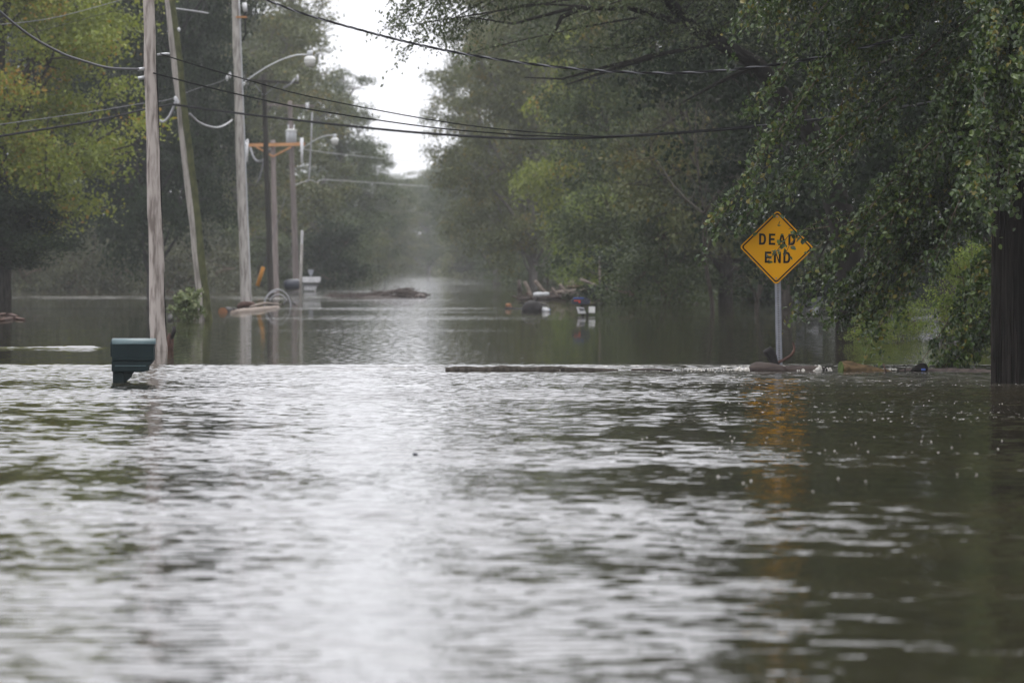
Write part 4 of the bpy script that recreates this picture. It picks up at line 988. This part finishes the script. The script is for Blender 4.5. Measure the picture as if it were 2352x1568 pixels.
# ------------------------------------------------------------------ mid distance: left
GM = 'driftwood floating in the pond'
t = log('log', 'log with a sawn orange end beside the pale lamp pole', subdiv([PW(512, 717), PW(525, 716), PW(545, 716)], 6), [.15, .16, .155, .15, .14, .08], 'drift_black', GM, end='cut_end')
log('log', 'bleached pale log lying against the foot of the lamp pole', subdiv([PW(535, 719), PW(570, 716), PW(600, 712), PW(640, 706)], 10), [.09, .11, .12, .12, .12, .11, .10, .10, .08, .05], 'drift_pale', GM, rough=.16)
log('branch', 'bleached branch on top of the pale log by the lamp pole', subdiv([PW(575, 712) + Vector((0, 0, .1)), PW(610, 706) + Vector((0, 0, .14)), PW(645, 703) + Vector((0, 0, .05))], 7), [.04, .05, .05, .045, .04, .03, .015], 'drift_pale', GM, rough=.15)
q = on(a3, b3, 707, -60, 702)
log('root_clump', 'brown root wrapped around the base of the lamp pole', subdiv([q + Vector((-.3, -.22, -.05)), q + Vector((0, -.3, .06)), q + Vector((.32, -.2, .02))], 7), [.04, .08, .1, .1, .1, .08, .04], 'rust', None, rough=.2)
c = PW(637, 703, POND)
t = thing('cable_coil', 'loose coil of pale grey conduit standing in the water by the pole', 'coil', c)
Yc = c.y
for rad, cx, x0, x1, tr_ in ((.46, 0, -.2, 3.2, .026), (.33, .04, .5, 2.7, .022), (.40, -.05, 1.5, 2.6, .02)):
    MB().tube([c + Vector((cx + rad * math.cos(a), (rad - .4) * 2, rad * 1.25 * math.sin(a))) for a in np.linspace(x0, x1, 22)], tr_, 7).build('loop', M['cable_pale'], t, True)
log('branch', 'dark twiggy branch behind the conduit coil', subdiv([PW(648, 700), PW(665, 690) + Vector((0, 0, .1)), PW(678, 700)], 7), .03, 'drift_black', GM)
t = thing('guy_guard', 'orange yellow guy wire guard leaning behind the pale lamp pole', 'guy guard', P(592, 655, 245))
MB().tube([P(591, 657, 245), P(605, 613, 245)], .085, 10).build('sleeve', M['guard'], t, True)
MB().tube([P(586, 672, 245), P(618, 572, 245), P(655, 455, 245)], .014, 5).build('guy_wire', M['cable_grey'], t, True)
Yp = ydist(699); a, b = P(689, 700, Yp), P(694, 529, Yp)
t = thing('sign_post', 'tall slim pale post in front of the white mailbox stand', 'post', a)
MB().tube([a - Vector((0, 0, .6)), a.lerp(b, .5), b], [.055, .05, .05], 8).build('upright', M['pole_grey'], t, True)
MB().box(b + Vector((0, 0, -.25)), (.07, .10, .5)).build('cap_plate', M['alu'], t, bevel=.01)
# white mailbox stand
Yb = 300.; c = P(715, 660, Yb); k = Yb / F
t = thing('mailbox_stand', 'pale grey slant sided box stand beyond the slim post', 'mailbox', c)
X = lambda a: (a - 715) * k
Z = lambda b: (662 - b) * k
def slab(pts, w, nm, m): MB().prism([(X(a), Z(b)) for a, b in pts], -w / 2, w / 2, Vector((c.x, c.y, POND))).build(nm, M[m], t, bevel=.01)
slab(((694, 628.5), (737, 628.5), (735, 641), (695, 641)), .6, 'upper_box', 'plastic_white')
slab(((697, 641.5), (733, 641.5), (731, 645), (697, 645)), .5, 'shelf', 'pole_dark')
slab(((695, 645.5), (731, 645.5), (730, 649), (695, 649)), .55, 'lower_shelf', 'cable_grey')
slab(((699, 650), (727, 650), (725, 659), (699, 659)), .45, 'lower_box', 'plastic_white')
for x in (703, 710, 717, 723): slab(((x, 651), (x + 1.4, 651), (x + 1.2, 658), (x, 658)), .47, 'slot', 'cable_grey')
slab(((690, 645), (695, 645), (695, 676), (690, 676)), .12, 'leg', 'plastic_white')
slab(((722, 659), (726, 659), (726, 676), (722, 676)), .12, 'leg', 'pole_grey')
slab(((707, 612), (721, 612), (717, 624), (711, 624)), .1, 'bracket', 'galv'); slab(((713, 623), (715, 623), (715, 628.3), (713, 628.3)), .05, 'bracket_stem', 'galv')
t = thing('barrel', 'dark blue plastic drum half sunk behind the slim post', 'barrel', P(672, 668, 310))
MB().tube([P(653, 655.5, 310), P(660, 654, 310), P(684, 653, 310), P(690, 654, 310)], [.22, .30, .30, .24], 12).build('drum', M['navy'], t, True)
# twig raft in mid pond
YR = ydist(682)
br = MB(); r = random.Random(6); mid = P(905, 682, YR)
def heap(x0, x1, y, n, hmax, L, seed, hump=.75):
    r = random.Random(seed); mb = MB()
    for k in range(n):
        u = r.random(); x = x0 + (x1 - x0) * u; Y = ydist(y) + r.uniform(-1.5, 1.5); h = hmax * max(.15, 1 - abs(u - hump) * 1.8) * r.random()
        a = P(x, 605, Y); a.z = POND + h; an = r.uniform(-.35, .35) if r.random() < .7 else r.uniform(.4, 1.2); l = L * r.uniform(.3, 1); d = Vector((math.cos(an) * r.choice((-1, 1)), r.uniform(-.5, .5), math.sin(an) * .8)) * l
        mb.tube([a - d * .5, a + Vector((0, 0, r.uniform(-.03, .05))), a + d * .5], [r.uniform(.012, .03), r.uniform(.012, .03), .008], 4)
    return mb
tag(heap(760, 968, 682, 260, .34, 1.1, 6).build('brushwood', M['driftwood'], None), 'low raft of dark brushwood afloat in the middle of the pond', 'driftwood', kind='stuff')
log('log', 'stubby dark log at the right end of the brushwood raft', subdiv([PW(955, 684), PW(965, 683) + Vector((0, 0, .05)), PW(975, 684)], 5), [.1, .13, .14, .13, .09], 'driftwood', GM, rough=.15)
log('log', 'thin floating log at the left end of the brushwood raft', subdiv([PW(820, 685), PW(870, 684), PW(915, 684)], 6), [.03, .06, .07, .07, .06, .03], 'driftwood', GM, rough=.15)
# left bank litter
for i, (pts, lb) in enumerate(((((-20, 726), (20, 724), (42, 729)), 'brown branch adrift at the far left edge'), (((0, 738), (30, 733), (58, 736)), 'second brown branch adrift nearer at the far left edge'))):
    log('branch', lb, subdiv([PW(x, y) + Vector((0, 0, .03)) for x, y in pts], 6), [.03, .04, .045, .04, .03, .015], 'rust', GM)
log('branch', 'tiny dark stub right beside the thick pole at the waterline', [PW(390, 737), PW(391, 733) + Vector((0, 0, .05)), PW(393, 730) + Vector((0, 0, .08))], [.05, .07, .03], 'drift_black', GM)

# ------------------------------------------------------------------ mid distance: right
c = PW(1222, 716)
t = thing('stump', 'dark rounded root ball floating in the pond', 'stump', c, GM)
mb = MB(); rr = random.Random(3)
mb.tube([c + Vector((0, 0, z)) for z in (-.1, .0, .14, .28, .34)], [.25, .31, .30, .22, .08], 14, rough=.12, rr=rr).build('root_ball', M['drift_black'], t, True)
for dx, dz in ((.38, .2), (.42, .05), (-.35, .25), (.2, .42)): MB().tube([c + Vector((dx * .4, 0, dz * .5 + .05)), c + Vector((dx * .8, 0, dz + .03)), c + Vector((dx * 1.2, 0, dz))], [.05, .03, .01], 6).build('root', M['drift_black'], t, True)
log('log', 'thin black log trailing left of the root ball', subdiv([PW(1160, 709), PW(1185, 709), PW(1215, 710)], 7), [.05, .06, .05, .04, .04, .035, .02], 'drift_black', GM)
q = PW(1167, 708); MB2 = MB(); foamball(MB2, q + Vector((0, -.1, .09)), .10); foamball(MB2, q + Vector((.08, -.1, .05)), .07); tag(MB2.build('floating_debris', M['cut_end'], None, True), 'small orange lump on the thin black log', 'debris')
t = thing('water_jug', 'white plastic jug drifting right of the root ball', 'jug', PW(1252, 716))
q = PW(1252, 716); MB().tube([q + Vector((-.12, 0, .05)), q + Vector((-.1, 0, .05)), q + Vector((.06, 0, .05)), q + Vector((.1, 0, .05)), q + Vector((.14, 0, .055))], [.05, .085, .085, .04, .03], 10).build('bottle', M['plastic_white'], t, True)
MB().tube([q + Vector((.142, 0, .055)), q + Vector((.165, 0, .055))], .033, 8).build('cap', M['blue'], t)
# navy mailbox above white newspaper boxes
Ym = ydist(726); c = P(1342, 726, Ym); k = Ym / F
t = thing('mailbox', 'navy mailbox with a red flag standing above the white newspaper boxes', 'mailbox', c)
X = lambda a: (a - 1342) * k
Z = lambda b: (726 - b) * k + 0.0
def prof(pts, w, nm, m, y=0.0, bev=.008): return MB().prism([(X(a), Z(b)) for a, b in pts], -w / 2 + y, w / 2 + y, c).build(nm, M[m], t, bevel=bev)
prof(((1313, 688), (1355, 688), (1355, 695), (1351, 698.5), (1316, 698.5), (1313, 696)), .3, 'body', 'navy')
top = [(1314 + 40 * i / 8, 687.6 - 6 * math.sin(math.pi * i / 8) ** .6) for i in range(9)]; prof(top, .29, 'lid', 'navy', 0, .002)
prof(((1317, 683.2), (1341, 683.2), (1341, 686), (1317, 686)), .31, 'lid_highlight', 'blue', 0, .003)  # highlight along the lid top, put in as a blue strip
prof(((1318, 689), (1333, 689), (1333, 695.5), (1329, 695.5), (1329, 691.5), (1318, 691.5)), .32, 'flag', 'red', 0, .002)
MB().box((c.x + X(1338), c.y + .1, c.z + (Z(698) - .8) / 2), (.09, .09, Z(698) + .8)).build('post', M['pole_dark'], t)
t = thing('newspaper_box', 'white newspaper box with an angled front under the navy mailbox', 'newspaper box', P(1335, 720, Ym - .3))
c = P(1342, 726, Ym - .3)
prof(((1324, 705), (1341, 706.5), (1346, 720), (1328, 720)), .25, 'shell', 'plastic_white'); prof(((1329, 707), (1341, 708), (1343, 714), (1332, 714)), .26, 'opening', 'cable_grey', 0, .002)
t = thing('newspaper_box', 'square white newspaper box right of the angled one', 'newspaper box', P(1360, 719, Ym - .3))
prof(((1352, 704), (1367, 704), (1367, 719), (1352, 719)), .25, 'shell', 'plastic_white'); prof(((1353.5, 705.5), (1365.5, 705.5), (1365.5, 717), (1353.5, 717)), .256, 'face_plate', 'white', 0, .002)
MB().box((c.x + X(1349), c.y + .05, c.z + Z(722) - .4), (.07, .07, .9)).build('post', M['pole_dark'], t)
# thin pale stake
a = PW(1377, 690); t = thing('stake', 'slim pale stake rising beside the driftwood raft', 'stake', a)
MB().tube([a - Vector((0, 0, .5)), P(1377.5, 640, a.y), P(1377, 592, a.y)], [.04, .035, .03], 7).build('upright', M['drift_pale'], t, True)
MB().tube([P(1377, 592, a.y), P(1377, 590, a.y)], .045, 7).build('cap', M['alu'], t, True)
# driftwood raft: every larger timber for itself
RAFT = [(((1225, 677), (1262, 675)), .09, 'plastic_white', 'straight whitish log at the left front of the driftwood raft'), (((1205, 646), (1213, 662), (1222, 684)), .075, 'drift_pale', 'pale forked upright branch at the left end of the raft'),
 (((1228, 644), (1241, 660), (1256, 676)), .08, 'drift_pale', 'thick pale branch slanting up from the whitish log'), (((1276, 671), (1320, 668), (1368, 662)), .07, 'drift_pale', 'long pale log along the top of the raft'),
 (((1333, 641), (1355, 650), (1376, 659)), .06, 'drift_pale', 'pale plank slanting down from upper right onto the raft'), (((1285, 652), (1295, 663), (1305, 676)), .055, 'drift_pale', 'short pale branch crossing the middle of the raft'),
 (((1290, 676), (1330, 678), (1376, 676)), .10, 'driftwood', 'dark thick log at the right front of the raft'), (((1255, 683), (1300, 681), (1340, 684)), .08, 'driftwood', 'dark log low at the middle front of the raft'),
 (((1195, 686), (1230, 684), (1262, 686)), .06, 'driftwood', 'dark low log at the left front of the raft'), (((1350, 690), (1364, 680), (1380, 668)), .05, 'drift_pale', 'pale stick slanting up beside the navy mailbox'),
 (((1268, 660), (1274, 668), (1281, 680)), .045, 'drift_pale', 'thin pale upright stub near the middle of the raft'), (((1305, 660), (1340, 658), (1372, 668)), .05, 'drift_brown', 'brown curved branch along the back of the raft'),
 (((1318, 652), (1326, 662), (1330, 674)), .04, 'driftwood', 'dark short stick standing in the right half of the raft'), (((1210, 672), (1218, 678), (1224, 688)), .05, 'rust', 'reddish branch stub at the far left of the raft')]
for i, (pts, rad, m, lb) in enumerate(RAFT):
    Y = ydist(690) + (i % 5) * .5
    pp = subdiv([P(x, y, Y) for x, y in pts], 6); log('log' if rad > .065 else 'branch', lb, pp, [rad * f for f in (.8, 1, 1.05, .95, .9, .6)], m, 'timbers of the driftwood raft', rough=.14, seed=i, n=8)
tag(heap(1205, 1385, 688, 320, .45, 1.2, 16, .6).build('brushwood', M['driftwood'], None), 'tangle of brown brushwood packed between the timbers of the raft', 'driftwood', kind='stuff')
tag(heap(1255, 1380, 680, 120, .62, 1.0, 17, .6).build('brushwood', M['drift_pale'], None), 'bleached sticks strewn over the top of the raft', 'driftwood', kind='stuff')
log('branch', 'rusty stump with a red mark left of the raft', [PW(1194, 668), P(1193, 655, ydist(668)), P(1192, 642, ydist(668))], [.14, .1, .06], 'driftwood', GM)
# pale wreckage below the boughs
t = thing('tarp_bundle', 'pale grey crumpled sheet caught in shade right of the sign post', 'sheet', P(1870, 716, 150))
r = random.Random(12)
for nm, (x0, x1, y0, y1), m in (('sheet', (1826, 1890, 686, 702), 'wet_sheet'), ('fold', (1852, 1880, 708, 716), 'alu'), ('flap', (1830, 1848, 694, 714), 'wet_sheet')):
    mb = MB(); nx, nz = 9, 5; vs = []
    for y in (0, .14):
        for j in range(nz):
            for i in range(nx):
                u, v = i / (nx - 1), j / (nz - 1); p = P(x0 + (x1 - x0) * u, y0 + (y1 - y0) * v + 5 * math.sin(u * 5 + j), 150 + y + r.uniform(-.1, .1)); vs.append(p)
    fs = [(s + j * nx + i, s + j * nx + i + 1, s + (j + 1) * nx + i + 1, s + (j + 1) * nx + i) for s in (0, nx * nz) for j in range(nz - 1) for i in range(nx - 1)]
    mb.add(vs, fs).build(nm, M[m], t, True)
